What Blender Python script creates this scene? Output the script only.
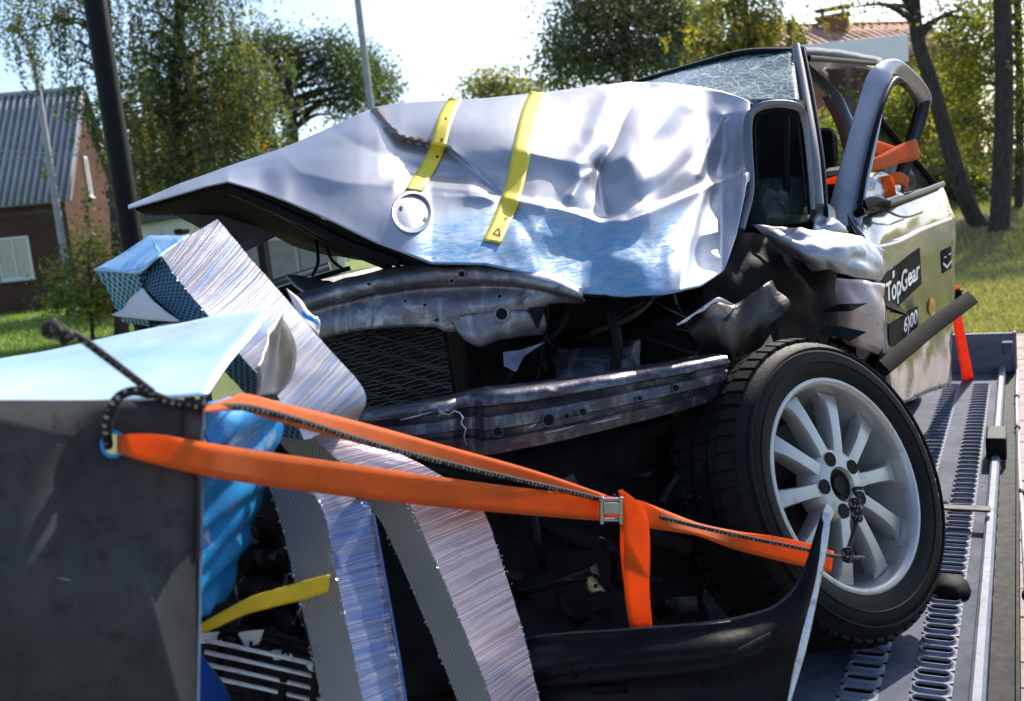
import bpy, math, random
import numpy as np
from mathutils import Vector, Matrix, noise

for o in list(bpy.data.objects):
    bpy.data.objects.remove(o)
sc = bpy.context.scene
COL = sc.collection
random.seed(7)
RNG = np.random.default_rng(7)

# ------------------------------------------------------------------ camera
F, CX, CY = 950.0, 512.0, 350.5
roll, pitch = math.radians(5.8), math.radians(7.7)
_u = np.array([-math.sin(roll) * math.cos(pitch), math.cos(roll) * math.cos(pitch), -math.sin(pitch)])
_d = np.array([(1017 - CX) / F, (CY - 170) / F, 1.0])
_d /= np.linalg.norm(_d)
_y = _d - (_d @ _u) * _u
_y /= np.linalg.norm(_y)
_x = np.cross(_u, _y)
if _x[0] < 0:
    _x = -_x
AX = np.array([_x, _y, _u])            # rows: the world axes seen from the camera
CAM = np.array([0.0, 0.0, 1.8])
cam_data = bpy.data.cameras.new('camera')
cam = bpy.data.objects.new('camera', cam_data)
COL.objects.link(cam)
_r, _up, _f = AX[:, 0], AX[:, 1], AX[:, 2]
cam.matrix_world = Matrix([[_r[0], _up[0], -_f[0], CAM[0]], [_r[1], _up[1], -_f[1], CAM[1]],
                           [_r[2], _up[2], -_f[2], CAM[2]], [0, 0, 0, 1]])
cam_data.sensor_width = 36
cam_data.lens = F / 1024 * 36
cam_data.clip_start = 0.05
cam_data.clip_end = 2000
cam_data.dof.use_dof = True
cam_data.dof.focus_distance = 2.15
cam_data.dof.aperture_fstop = 5.0
sc.camera = cam

# ------------------------------------------------------------------ sky, sun, exposure
SUN_EL, SUN_AZ = math.radians(40), math.radians(7)      # azimuth measured from +Y towards +X
L = Vector((math.sin(SUN_AZ) * math.cos(SUN_EL), math.cos(SUN_AZ) * math.cos(SUN_EL), math.sin(SUN_EL)))
world = bpy.data.worlds.new('World')
sc.world = world
world.use_nodes = True
wn = world.node_tree
wn.nodes.clear()
sky = wn.nodes.new('ShaderNodeTexSky')
sky.sky_type = 'NISHITA'
sky.sun_disc = False
sky.sun_elevation = SUN_EL
sky.sun_rotation = SUN_AZ
sky.air_density = 1.0
sky.dust_density = 1.6
sky.ozone_density = 3.0
bg = wn.nodes.new('ShaderNodeBackground')
bg.inputs[1].default_value = 0.14
wo = wn.nodes.new('ShaderNodeOutputWorld')
wn.links.new(sky.outputs[0], bg.inputs[0])
wn.links.new(bg.outputs[0], wo.inputs[0])
sun_d = bpy.data.lights.new('sun', 'SUN')
sun_d.energy = 4.5
sun_d.angle = math.radians(0.55)
sun_d.color = (1.0, 0.93, 0.82)
sun = bpy.data.objects.new('sun', sun_d)
COL.objects.link(sun)
sun.rotation_euler = L.to_track_quat('Z', 'Y').to_euler()
sun.location = (-5, 12, 14)
sc.view_settings.view_transform = 'Standard'
sc.view_settings.look = 'None'
sc.view_settings.exposure = 0.84
sc.view_settings.gamma = 1.0
sc.view_settings.use_curve_mapping = False
sc.render.engine = 'CYCLES'
sc.cycles.max_bounces = 6
sc.cycles.diffuse_bounces = 3
sc.cycles.glossy_bounces = 3
sc.cycles.transmission_bounces = 4
sc.cycles.transparent_max_bounces = 6

# ------------------------------------------------------------------ helpers
def W(px, py, dep):
    """the point seen at photo position px, py, dep metres in front of the camera"""
    c = np.array([(px - CX) / F, (CY - py) / F, 1.0])
    return CAM + (AX @ c) * dep

def WV(t):
    return W(*t)

def on_z(px, py, z):
    v = AX @ np.array([(px - CX) / F, (CY - py) / F, 1.0])
    return CAM + v * ((z - CAM[2]) / v[2])

def smooth01(x):
    x = np.clip(x, 0, 1)
    return x * x * (3 - 2 * x)

WLOC = {}

def link(o, parent=None, wloc=(0, 0, 0)):
    COL.objects.link(o)
    o.location = wloc
    WLOC[o.name] = Vector(wloc)
    if parent is not None:
        o.parent = parent
        o.matrix_parent_inverse = Matrix.Translation(-WLOC[parent.name])
    return o

def tag(o, label=None, cat=None, group=None, kind=None):
    if label:
        o['label'] = label
    if cat:
        o['category'] = cat
    if group:
        o['group'] = group
    if kind:
        o['kind'] = kind
    return o

def thing(name, loc, label, cat, group=None):
    o = bpy.data.objects.new(name, None)
    o.empty_display_size = 0.1
    link(o, None, tuple(float(c) for c in loc))
    return tag(o, label, cat, group)

class MB:
    """collects faces, then builds one mesh object; vertices are in world metres"""
    def __init__(s):
        s.v, s.f, s.uv, s.mi = [], [], [], []

    def add(s, verts, faces, uvs=None, mi=0):
        b = len(s.v)
        s.v += [tuple(float(c) for c in p) for p in verts]
        for f in faces:
            s.f.append(tuple(b + i for i in f))
            s.mi.append(mi)
            s.uv.append([uvs[i] for i in f] if uvs is not None else None)
        return s

    def box(s, c, size, ax=None, mi=0):
        c = np.array(c, float)
        ax = np.eye(3) if ax is None else np.array(ax, float)
        h = np.array(size, float) / 2
        vs = [c + ax[0] * h[0] * i + ax[1] * h[1] * j + ax[2] * h[2] * k for i in (-1, 1) for j in (-1, 1) for k in (-1, 1)]
        return s.add(vs, [(0, 1, 3, 2), (4, 6, 7, 5), (0, 4, 5, 1), (2, 3, 7, 6), (0, 2, 6, 4), (1, 5, 7, 3)], None, mi)

    def tube(s, pts, rad, n=10, caps=True, mi=0, closed=False):
        P = [np.array(p, float) for p in pts]
        m = len(P)
        rad = list(rad) if hasattr(rad, '__len__') else [rad] * m
        vs, uvs = [], []
        prev = None
        ln = 0
        for i in range(m):
            if closed:
                t = P[(i + 1) % m] - P[i - 1]
            else:
                t = P[min(i + 1, m - 1)] - P[max(i - 1, 0)]
            t = t / (np.linalg.norm(t) + 1e-9)
            if i:
                ln += np.linalg.norm(P[i] - P[i - 1])
            if prev is None:
                a = np.array([0, 0, 1.0]) if abs(t[2]) < .9 else np.array([1.0, 0, 0])
                prev = np.cross(t, a)
            prev = prev - (prev @ t) * t
            prev /= np.linalg.norm(prev) + 1e-9
            q = np.cross(t, prev)
            for k in range(n):
                a = 2 * math.pi * k / n
                vs.append(P[i] + rad[i] * (math.cos(a) * prev + math.sin(a) * q))
                uvs.append((ln, k / n))
        fs = []
        for i in range(m if closed else m - 1):
            j = (i + 1) % m
            for k in range(n):
                fs.append((i * n + k, i * n + (k + 1) % n, j * n + (k + 1) % n, j * n + k))
        if caps and not closed:
            fs.append(tuple(range(n - 1, -1, -1)))
            fs.append(tuple((m - 1) * n + k for k in range(n)))
        return s.add(vs, fs, uvs, mi)

    def lathe(s, prof, c, axis, e1, n=48, mi=0, closed=False):
        """prof: (radius, offset along axis)"""
        c, axis, e1 = np.array(c, float), np.array(axis, float), np.array(e1, float)
        e2 = np.cross(axis, e1)
        m = len(prof)
        vs, uvs = [], []
        for i, (r, o) in enumerate(prof):
            for k in range(n):
                a = 2 * math.pi * k / n
                vs.append(c + axis * o + r * (math.cos(a) * e1 + math.sin(a) * e2))
                uvs.append((i / m, k / n))
        fs = []
        for i in range(m if closed else m - 1):
            j = (i + 1) % m
            for k in range(n):
                fs.append((i * n + k, i * n + (k + 1) % n, j * n + (k + 1) % n, j * n + k))
        return s.add(vs, fs, uvs, mi)

    def rings(s, rings, mis=None, caps=True, uvlen=True):
        """rings of equal point count joined in sequence; mis = material per side"""
        n = len(rings[0])
        m = len(rings)
        R = [[np.array(p, float) for p in r] for r in rings]
        for k in range(n):
            k2 = (k + 1) % n
            ln = 0
            for i in range(m - 1):
                a, b, c, d = R[i][k], R[i][k2], R[i + 1][k2], R[i + 1][k]
                l2 = ln + (np.linalg.norm(d - a) + np.linalg.norm(c - b)) / 2
                w1, w2 = np.linalg.norm(b - a), np.linalg.norm(c - d)
                s.add([a, b, c, d], [(0, 1, 2, 3)], [(ln, 0), (ln, w1), (l2, w2), (l2, 0)], mis[k] if mis else 0)
                ln = l2
        if caps:
            for r in (R[0], R[-1]):
                s.add(r, [tuple(range(n))], [(p[0], p[2]) for p in r], mis[n] if mis and len(mis) > n else 0)
        return s

    def build(s, name, mats, parent=None, smooth=True, weld=0, angle=40, bevel=0, solid=0, sub=0, origin=None):
        if not isinstance(mats, (list, tuple)):
            mats = [mats]
        A = np.array(s.v)
        c = np.array([(A[:, 0].min() + A[:, 0].max()) / 2, (A[:, 1].min() + A[:, 1].max()) / 2, A[:, 2].min()]) if origin is None else np.array(origin, float)
        me = bpy.data.meshes.new(name)
        me.from_pydata([tuple(p) for p in (A - c)], [], s.f)
        for m in mats:
            me.materials.append(m)
        if any(x for x in s.mi):
            me.polygons.foreach_set('material_index', s.mi)
        if any(u is not None for u in s.uv):
            lay = me.uv_layers.new(name='UVMap')
            flat = []
            for f, u in zip(s.f, s.uv):
                for i in range(len(f)):
                    flat += list(u[i]) if u is not None else [0, 0]
            lay.data.foreach_set('uv', flat)
        if weld:
            import bmesh
            bm = bmesh.new()
            bm.from_mesh(me)
            bmesh.ops.remove_doubles(bm, verts=bm.verts, dist=weld)
            bmesh.ops.recalc_face_normals(bm, faces=bm.faces)
            bm.to_mesh(me)
            bm.free()
        if smooth:
            me.polygons.foreach_set('use_smooth', [True] * len(me.polygons))
            if angle < 180:
                me.set_sharp_from_angle(angle=math.radians(angle))
        o = bpy.data.objects.new(name, me)
        link(o, parent, tuple(float(x) for x in c))
        if bevel:
            b = o.modifiers.new('bevel', 'BEVEL')
            b.width = bevel
            b.segments = 2
            b.limit_method = 'ANGLE'
        if sub:
            b = o.modifiers.new('sub', 'SUBSURF')
            b.levels = b.render_levels = sub
        if solid:
            b = o.modifiers.new('solid', 'SOLIDIFY')
            b.thickness = solid
            b.offset = 0
        return o

def crom(P, k):
    """Catmull-Rom refinement of an (n, ...) array, k steps a span"""
    P = np.array(P, float)
    n = len(P)
    if n == 2:
        t = np.linspace(0, 1, k + 1).reshape((-1,) + (1,) * (P.ndim - 1))
        return P[0] * (1 - t) + P[1] * t
    out = []
    for i in range(n - 1):
        p0, p1, p2, p3 = P[i - 1] if i else 2 * P[0] - P[1], P[i], P[i + 1], P[i + 2] if i + 2 < n else 2 * P[-1] - P[-2]
        for j in range(k):
            t = j / k
            out.append(.5 * ((2 * p1) + (-p0 + p2) * t + (2 * p0 - 5 * p1 + 4 * p2 - p3) * t * t + (-p0 + 3 * p1 - 3 * p2 + p3) * t ** 3))
    out.append(P[-1])
    return np.array(out)

def sheet(mb, rows, su=6, sv=6, crumple=0, cs=8, seed=0, smooth=True, mi=0, folds=None):
    """surface through a grid of photo-located points (px, py, depth)"""
    G = np.array([[WV(p) for p in r] for r in rows])
    if smooth:
        G = crom(G, su)
        G = np.swapaxes(crom(np.swapaxes(G, 0, 1), sv), 0, 1)
    m, n = G.shape[:2]
    if crumple:
        gu = np.gradient(G, axis=0)
        gv = np.gradient(G, axis=1)
        N = np.cross(gu, gv)
        N /= np.linalg.norm(N, axis=2, keepdims=True) + 1e-9
        for i in range(m):
            for j in range(n):
                p = Vector(G[i, j]) * cs + Vector((seed, seed * 1.7, 0))
                if folds is not None:      # long folds at an angle across the view
                    a_, b_ = G[i, j] @ AX[:, 0], G[i, j] @ AX[:, 1]
                    ca, sa = math.cos(folds), math.sin(folds)
                    p = Vector(((a_ * -sa + b_ * ca) * cs, (a_ * ca + b_ * sa) * cs * .16 + seed, seed))
                h = abs(noise.noise(p)) * 1.6 - .4 + .5 * noise.noise(p * 2.3)
                G[i, j] += N[i, j] * h * crumple
    lu = np.concatenate([[0], np.cumsum(np.linalg.norm(np.diff(G[:, n // 2], axis=0), axis=1))])
    lv = np.concatenate([[0], np.cumsum(np.linalg.norm(np.diff(G[m // 2], axis=0), axis=1))])
    vs = G.reshape(-1, 3)
    uvs = [(lu[i], lv[j]) for i in range(m) for j in range(n)]
    fs = [(i * n + j, i * n + j + 1, (i + 1) * n + j + 1, (i + 1) * n + j) for i in range(m - 1) for j in range(n - 1)]
    return mb.add(vs, fs, uvs, mi)

def ribbon(mb, pts, k=8, mi=0):
    """pts: (px, py, depth, half width in px, lean of the width direction in degrees from vertical, twist depth)"""
    rows = []
    for p in pts:
        px, py, d, hw = p[:4]
        a = math.radians(p[4]) if len(p) > 4 else 0
        td = p[5] if len(p) > 5 else 0
        ox, oy = math.sin(a) * hw, -math.cos(a) * hw
        rows.append([(px + ox, py + oy, d + td), (px, py, d), (px - ox, py - oy, d - td)])
    return sheet(mb, rows, su=k, sv=2, mi=mi)

def extrude_poly(mb, pts, dvec, mi=0):
    """closed outline of 3D points pushed along dvec"""
    P = [np.array(p, float) for p in pts]
    n = len(P)
    vs = P + [p + dvec for p in P]
    fs = [tuple(range(n)), tuple(range(2 * n - 1, n - 1, -1))]
    fs += [(i, (i + 1) % n, n + (i + 1) % n, n + i) for i in range(n)]
    return mb.add(vs, fs, None, mi)

FWD = AX[:, 2]

# ------------------------------------------------------------------ materials
def newmat(name):
    m = bpy.data.materials.new(name)
    m.use_nodes = True
    nt = m.node_tree
    return m, nt, nt.nodes['Principled BSDF']

def nd(nt, t, **kw):
    n = nt.nodes.new(t)
    for k, v in kw.items():
        setattr(n, k, v)
    return n

def rgba(c):
    return (c[0], c[1], c[2], 1)

def mixc(nt, fac, a, b, mode='MIX'):
    n = nd(nt, 'ShaderNodeMix', data_type='RGBA', blend_type=mode)
    for sock, val in ((n.inputs[0], fac), (n.inputs[6], a), (n.inputs[7], b)):
        if hasattr(val, 'is_linked') or isinstance(val, bpy.types.NodeSocket):
            nt.links.new(val, sock)
        elif isinstance(val, (int, float)):
            sock.default_value = val
        else:
            sock.default_value = rgba(val)
    return n.outputs[2]

def math_n(nt, op, a, b=None, c=None, clamp=False):
    n = nd(nt, 'ShaderNodeMath', operation=op, use_clamp=clamp)
    for i, v in enumerate((a, b, c)):
        if v is None:
            continue
        if isinstance(v, (int, float)):
            n.inputs[i].default_value = v
        else:
            nt.links.new(v, n.inputs[i])
    return n.outputs[0]

def coords(nt, kind='Object', scale=(1, 1, 1), rot=(0, 0, 0)):
    tc = nd(nt, 'ShaderNodeTexCoord')
    mp = nd(nt, 'ShaderNodeMapping')
    mp.inputs['Scale'].default_value = scale
    mp.inputs['Rotation'].default_value = rot
    nt.links.new(tc.outputs[kind], mp.inputs[0])
    return mp.outputs[0]

def noise_n(nt, vec, scale, detail=4, rough=.55, out=0, dist=0):
    n = nd(nt, 'ShaderNodeTexNoise')
    n.inputs['Scale'].default_value = scale
    n.inputs['Detail'].default_value = detail
    n.inputs['Roughness'].default_value = rough
    n.inputs['Distortion'].default_value = dist
    nt.links.new(vec, n.inputs['Vector'])
    return n.outputs[out]

def ramp(nt, fac, stops):
    r = nd(nt, 'ShaderNodeValToRGB')
    while len(r.color_ramp.elements) < len(stops):
        r.color_ramp.elements.new(.5)
    for e, (p, c) in zip(r.color_ramp.elements, stops):
        e.position = p
        e.color = rgba(c) if hasattr(c, '__len__') else (c, c, c, 1)
    nt.links.new(fac, r.inputs[0])
    return r.outputs[0]

def bump(nt, b, height, strength=.3, dist=.01):
    n = nd(nt, 'ShaderNodeBump')
    n.inputs['Strength'].default_value = strength
    n.inputs['Distance'].default_value = dist
    nt.links.new(height, n.inputs['Height'])
    nt.links.new(n.outputs[0], b.inputs['Normal'])

def plain(name, c, rough=.5, metal=0, var=.18, scale=9, c2=None, bmp=0, bscale=60, coat=0, rvar=.12, spec=None, dirt=0, dirtc=(.06, .05, .04), stretch=(1, 1, 1)):
    m, nt, b = newmat(name)
    v = coords(nt, 'Object', stretch)
    n1 = noise_n(nt, v, scale, 6, .6)
    hi = c2 if c2 else [min(1, x * (1 + var)) for x in c]
    lo = [x * (1 - var) for x in c]
    col = mixc(nt, ramp(nt, n1, [(.3, 0), (.7, 1)]), lo, hi)
    if dirt:
        n2 = noise_n(nt, v, scale * 2.7, 8, .7, dist=.6)
        col = mixc(nt, ramp(nt, n2, [(.62 - dirt * .3, 0), (.72, 1)]), col, dirtc)
    nt.links.new(col, b.inputs['Base Color'])
    n3 = noise_n(nt, v, scale * 4, 5, .65)
    r = math_n(nt, 'MULTIPLY_ADD', n3, rvar * 2, rough - rvar)
    nt.links.new(r, b.inputs['Roughness'])
    b.inputs['Metallic'].default_value = metal
    b.inputs['Coat Weight'].default_value = coat
    if spec is not None:
        b.inputs['Specular IOR Level'].default_value = spec
    if bmp:
        bump(nt, b, noise_n(nt, v, bscale, 5, .6), bmp, .004)
    return m

def car_paint(name, scuff=False, r0=.37, met=.68, dim=1.0, smud=.22):
    m, nt, b = newmat(name)
    v = coords(nt, 'Object')
    n1 = noise_n(nt, v, 5, 5, .6)
    col = mixc(nt, n1, (.36, .365, .405), (.42, .425, .465))
    fine = noise_n(nt, v, 70, 6, .75, dist=.4)
    smudge = ramp(nt, noise_n(nt, v, 13, 7, .7, dist=.5), [(.52, 0), (.72, 1)])
    col = mixc(nt, math_n(nt, 'MULTIPLY', smudge, smud), col, (.22, .21, .2))
    if dim != 1.0:
        col = mixc(nt, 1.0, col, (dim, dim, dim), 'MULTIPLY')
    rough = math_n(nt, 'MULTIPLY_ADD', smudge, .12, r0)
    metal = None
    if scuff:
        at = nd(nt, 'ShaderNodeAttribute', attribute_name='scuff')
        st = coords(nt, 'Object', (7, 7, 22), (0, .35, 0))
        k = noise_n(nt, st, 1.5, 9, .74, dist=1.6)
        kk = ramp(nt, k, [(.40, 0), (.60, 1)])
        sc2 = noise_n(nt, coords(nt, 'Object', (12, 12, 90), (0, .5, 0)), 3.0, 6, .7, dist=.8)
        kf = ramp(nt, sc2, [(.40, .5), (.58, 1)])
        mask = math_n(nt, 'MULTIPLY', math_n(nt, 'MULTIPLY', at.outputs['Fac'], math_n(nt, 'MULTIPLY_ADD', kk, .75, .55)), kf, clamp=True)
        blue = mixc(nt, noise_n(nt, v, 24, 6, .7), (.02, .19, .48), (.17, .42, .63))
        col = mixc(nt, math_n(nt, 'MULTIPLY', mask, .92), col, blue)
        rough = math_n(nt, 'MULTIPLY_ADD', mask, .22, rough)
        metal = math_n(nt, 'MULTIPLY_ADD', mask, -.75, met)
        ru = nd(nt, 'ShaderNodeAttribute', attribute_name='rust')
        rm = ramp(nt, math_n(nt, 'MULTIPLY_ADD', ru.outputs['Fac'], 1.0, math_n(nt, 'MULTIPLY_ADD', fine, 1.2, -.95)), [(.15, 0), (.5, 1)])
        col = mixc(nt, rm, col, mixc(nt, fine, (.10, .055, .035), (.40, .30, .24)))
        metal = math_n(nt, 'MULTIPLY_ADD', rm, -.5, metal, clamp=True)
        rough = math_n(nt, 'MULTIPLY_ADD', rm, .3, rough, clamp=True)
        nt.links.new(metal, b.inputs['Metallic'])
        nt.links.new(math_n(nt, 'MULTIPLY_ADD', mask, -.4, .5, clamp=True), b.inputs['Specular IOR Level'])
    else:
        b.inputs['Metallic'].default_value = met
    nt.links.new(col, b.inputs['Base Color'])
    nt.links.new(rough, b.inputs['Roughness'])
    b.inputs['Coat Weight'].default_value = .15 if scuff else .3
    b.inputs['Coat Roughness'].default_value = .1
    return m

def honey_stripe(name, base, edge, dark, blue=.3, along=260):
    """crushed cell walls: streaks across the strip"""
    m, nt, b = newmat(name)
    tc = nd(nt, 'ShaderNodeTexCoord')
    sp = nd(nt, 'ShaderNodeSeparateXYZ')
    nt.links.new(tc.outputs['UV'], sp.inputs[0])
    sh = math_n(nt, 'MULTIPLY_ADD', sp.outputs[1], .42, sp.outputs[0])
    def streak(ku, kv, det, dist):
        cb = nd(nt, 'ShaderNodeCombineXYZ')
        nt.links.new(math_n(nt, 'MULTIPLY', sh, ku), cb.inputs[0])
        nt.links.new(math_n(nt, 'MULTIPLY', sp.outputs[1], kv), cb.inputs[1])
        return noise_n(nt, cb.outputs[0], 1.0, det, .65, dist=dist)
    n = streak(along * 1.05, 2.5, 2, .05)
    n2 = streak(along * .22, 3, 2, .1)
    big = noise_n(nt, coords(nt, 'Object'), 7, 4, .6)
    col = mixc(nt, ramp(nt, n, [(.40, 0), (.54, 1)]), dark, base)
    col = mixc(nt, math_n(nt, 'MULTIPLY', ramp(nt, n2, [(.5, 0), (.66, 1)]), blue), col, edge)
    col = mixc(nt, math_n(nt, 'MULTIPLY', ramp(nt, big, [(.5, 0), (.7, 1)]), .3), col, (.42, .36, .36))
    nt.links.new(col, b.inputs['Base Color'])
    b.inputs['Metallic'].default_value = .75
    b.inputs['Roughness'].default_value = .38
    h = math_n(nt, 'ADD', n, math_n(nt, 'MULTIPLY', n2, .8))
    bump(nt, b, h, .4, .003)
    return m

def honey_mesh(name, wall, hole, cell=.0055):
    """open cell ends seen as a fine diamond mesh"""
    m, nt, b = newmat(name)
    k = math.pi * 2 / cell / 2
    v = coords(nt, 'UV', (k, k, 1), (0, 0, math.radians(42)))
    sp = nd(nt, 'ShaderNodeSeparateXYZ')
    nt.links.new(v, sp.inputs[0])
    a = math_n(nt, 'ABSOLUTE', math_n(nt, 'SINE', sp.outputs[0]))
    c = math_n(nt, 'ABSOLUTE', math_n(nt, 'SINE', sp.outputs[1]))
    h = math_n(nt, 'MULTIPLY', a, c)
    big = noise_n(nt, coords(nt, 'Object'), 9, 4, .6)
    mask = ramp(nt, math_n(nt, 'ADD', h, math_n(nt, 'MULTIPLY_ADD', big, .6, -.3)), [(.25, 0), (.6, 1)])
    col = mixc(nt, mask, wall, hole)
    nt.links.new(col, b.inputs['Base Color'])
    b.inputs['Metallic'].default_value = .4
    b.inputs['Roughness'].default_value = .5
    bump(nt, b, math_n(nt, 'SUBTRACT', 1.0, mask), .8, .003)
    return m

def leaf_mat(name, stops, trans=.45):
    m, nt, b = newmat(name)
    at = nd(nt, 'ShaderNodeAttribute', attribute_name='tint')
    col = ramp(nt, at.outputs['Fac'], stops)
    nt.nodes.remove(b)
    df = nd(nt, 'ShaderNodeBsdfDiffuse')
    tr = nd(nt, 'ShaderNodeBsdfTranslucent')
    gl = nd(nt, 'ShaderNodeBsdfGlossy')
    gl.inputs['Roughness'].default_value = .45
    gl.inputs['Color'].default_value = (.6, .65, .7, 1)
    nt.links.new(col, df.inputs[0])
    warm = mixc(nt, 1.0, col, (1.0, 1.0, .45), 'MULTIPLY')
    warm2 = mixc(nt, 1.0, warm, (1.7, 1.8, 1.2), 'MULTIPLY')
    nt.links.new(warm2, tr.inputs[0])
    mx = nd(nt, 'ShaderNodeMixShader')
    mx.inputs[0].default_value = trans
    nt.links.new(df.outputs[0], mx.inputs[1])
    nt.links.new(tr.outputs[0], mx.inputs[2])
    m2 = nd(nt, 'ShaderNodeMixShader')
    m2.inputs[0].default_value = .07
    nt.links.new(mx.outputs[0], m2.inputs[1])
    nt.links.new(gl.outputs[0], m2.inputs[2])
    nt.links.new(m2.outputs[0], nt.nodes['Material Output'].inputs[0])
    return m

def brick_mat(name, c1, c2, mortar, sc_=1.0):
    m, nt, b = newmat(name)
    v = coords(nt, 'UV')
    br = nd(nt, 'ShaderNodeTexBrick')
    br.inputs['Scale'].default_value = sc_
    br.inputs['Color1'].default_value = rgba(c1)
    br.inputs['Color2'].default_value = rgba(c2)
    br.inputs['Mortar'].default_value = rgba(mortar)
    br.inputs['Mortar Size'].default_value = .012
    br.inputs['Brick Width'].default_value = .26
    br.inputs['Row Height'].default_value = .08
    nt.links.new(v, br.inputs[0])
    big = noise_n(nt, coords(nt, 'Object'), .8, 6, .65)
    col = mixc(nt, ramp(nt, big, [(.3, .0), (.7, .6)]), br.outputs[0], [x * .55 for x in c1])
    nt.links.new(col, b.inputs['Base Color'])
    b.inputs['Roughness'].default_value = .95
    b.inputs['Specular IOR Level'].default_value = .05
    bump(nt, b, br.outputs['Fac'], -.4, .01)
    return m

def webbing(name, c):
    m, nt, b = newmat(name)
    v = coords(nt, 'UV', (900, 500, 1))
    w = nd(nt, 'ShaderNodeTexWave')
    w.inputs['Scale'].default_value = .6
    nt.links.new(v, w.inputs[0])
    n = noise_n(nt, coords(nt, 'Object'), 22, 6, .65)
    col = mixc(nt, ramp(nt, n, [(.35, 0), (.75, 1)]), c, [x * .82 for x in c])
    gr = ramp(nt, noise_n(nt, coords(nt, 'Object'), 55, 7, .75, dist=.6), [(.60, 0), (.72, 1)])
    col = mixc(nt, math_n(nt, 'MULTIPLY', gr, .35), col, [x * .35 for x in c])
    col = mixc(nt, math_n(nt, 'MULTIPLY', w.outputs[1], .12), col, [x * .5 for x in c])
    nt.links.new(col, b.inputs['Base Color'])
    b.inputs['Roughness'].default_value = .62
    b.inputs['Sheen Weight'].default_value = .2
    bump(nt, b, w.outputs[1], .35, .001)
    tr = nd(nt, 'ShaderNodeBsdfTranslucent')
    nt.links.new(col, tr.inputs[0])
    mx = nd(nt, 'ShaderNodeMixShader')
    mx.inputs[0].default_value = .58
    nt.links.new(b.outputs[0], mx.inputs[1])
    nt.links.new(tr.outputs[0], mx.inputs[2])
    nt.links.new(mx.outputs[0], nt.nodes['Material Output'].inputs[0])
    return m

def cracked_glass(name):
    m, nt, b = newmat(name)
    v = coords(nt, 'UV')
    nz = noise_n(nt, v, 7, 4, .6, out=1)
    vv = nd(nt, 'ShaderNodeMix', data_type='VECTOR')
    vv.inputs[0].default_value = .06
    nt.links.new(v, vv.inputs[4])
    nt.links.new(nz, vv.inputs[5])
    def vor(s, w):
        n = nd(nt, 'ShaderNodeTexVoronoi', feature='DISTANCE_TO_EDGE')
        n.inputs['Scale'].default_value = s
        nt.links.new(vv.outputs[1], n.inputs['Vector'])
        return ramp(nt, n.outputs[0], [(0, 1), (w, 0)])
    a = vor(22, .055)
    c = vor(60, .10)
    area = ramp(nt, noise_n(nt, v, 5, 3, .5), [(.36, 0), (.62, 1)])
    cr = math_n(nt, 'MAXIMUM', a, math_n(nt, 'MULTIPLY', c, area))
    nt.links.new(mixc(nt, cr, (.008, .040, .048), (.34, .50, .52)), b.inputs['Base Color'])
    b.inputs['Roughness'].default_value = .04
    b.inputs['Specular IOR Level'].default_value = .12
    nt.links.new(math_n(nt, 'MULTIPLY_ADD', math_n(nt, 'MAXIMUM', cr, math_n(nt, 'MULTIPLY', area, .3)), .3, .82, clamp=True), b.inputs['Alpha'])
    bump(nt, b, cr, .2, .001)
    return m

PAINT = car_paint('silver_paint')
PAINT_HOOD = car_paint('silver_paint_scuffed', True)
PAINT_DIM = car_paint('silver_paint_darker', False, .4, .7, .45, .5)  # silver paint darkened evenly, with more smudges
PAINT_MATT = car_paint('silver_paint_chalky', False, .44, .6, 1.0, .3)
PAINT_DOOR = car_paint('silver_paint_glossy', False, .14, .6, .5, .5)
STEEL_DARK = plain('galvanised_plate_dark', (.036, .038, .042), .8, .15, .3, 14, c2=(.058, .06, .064), bmp=.15, bscale=30, dirt=.4, dirtc=(.018, .017, .016), rvar=.12)
STEEL = plain('bare_steel', (.36, .37, .39), .38, .8, .25, 12, dirt=.45, dirtc=(.09, .07, .06), bmp=.1)
def worn_metal(name, base, scrape, rust, stretch=(.25, 1, 1.6)):
    m, nt, b = newmat(name)
    v = coords(nt, 'Object')
    vs_ = coords(nt, 'Object', tuple(x * 30 for x in stretch))
    vx = coords(nt, 'Object', (60, 8, 8))
    n1 = noise_n(nt, v, 7, 6, .65, dist=.3)
    col = mixc(nt, ramp(nt, n1, [(.35, 0), (.65, 1)]), base, [x * 2.2 for x in base])
    st_ = ramp(nt, noise_n(nt, vs_, 1.0, 7, .7, dist=.4), [(.52, 0), (.66, 1)])
    col = mixc(nt, math_n(nt, 'MULTIPLY', st_, .75), col, scrape)
    ab = ramp(nt, noise_n(nt, vx, 1.0, 4, .6), [(.55, 0), (.62, 1)])
    col = mixc(nt, math_n(nt, 'MULTIPLY', ab, .35), col, scrape)
    ru = ramp(nt, noise_n(nt, v, 16, 8, .75, dist=.8), [(.56, 0), (.66, 1)])
    col = mixc(nt, math_n(nt, 'MULTIPLY', ru, .8), col, rust)
    nt.links.new(col, b.inputs['Base Color'])
    nt.links.new(math_n(nt, 'MULTIPLY_ADD', ru, .35, .32), b.inputs['Roughness'])
    nt.links.new(math_n(nt, 'MULTIPLY_ADD', ru, -.5, .6), b.inputs['Metallic'])
    bump(nt, b, noise_n(nt, v, 40, 6, .7), .3, .004)
    return m
STEEL_BLUE = worn_metal('scraped_primer_steel', (.045, .045, .062), (.27, .26, .28), (.045, .03, .024))
SUPPORT = worn_metal('worn_support_panel', (.11, .11, .135), (.42, .41, .44), (.05, .032, .028), (.5, .8, 1.0))
BLACK = plain('black_plastic', (.006, .006, .007), .38, 0, .4, 20, bmp=.08, bscale=90, spec=.12)
BLACK_MATT = plain('engine_bay_black', (.004, .004, .004), .7, 0, .5, 14, c2=(.011, .010, .010), bmp=.3, bscale=40, spec=.15)
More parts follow.
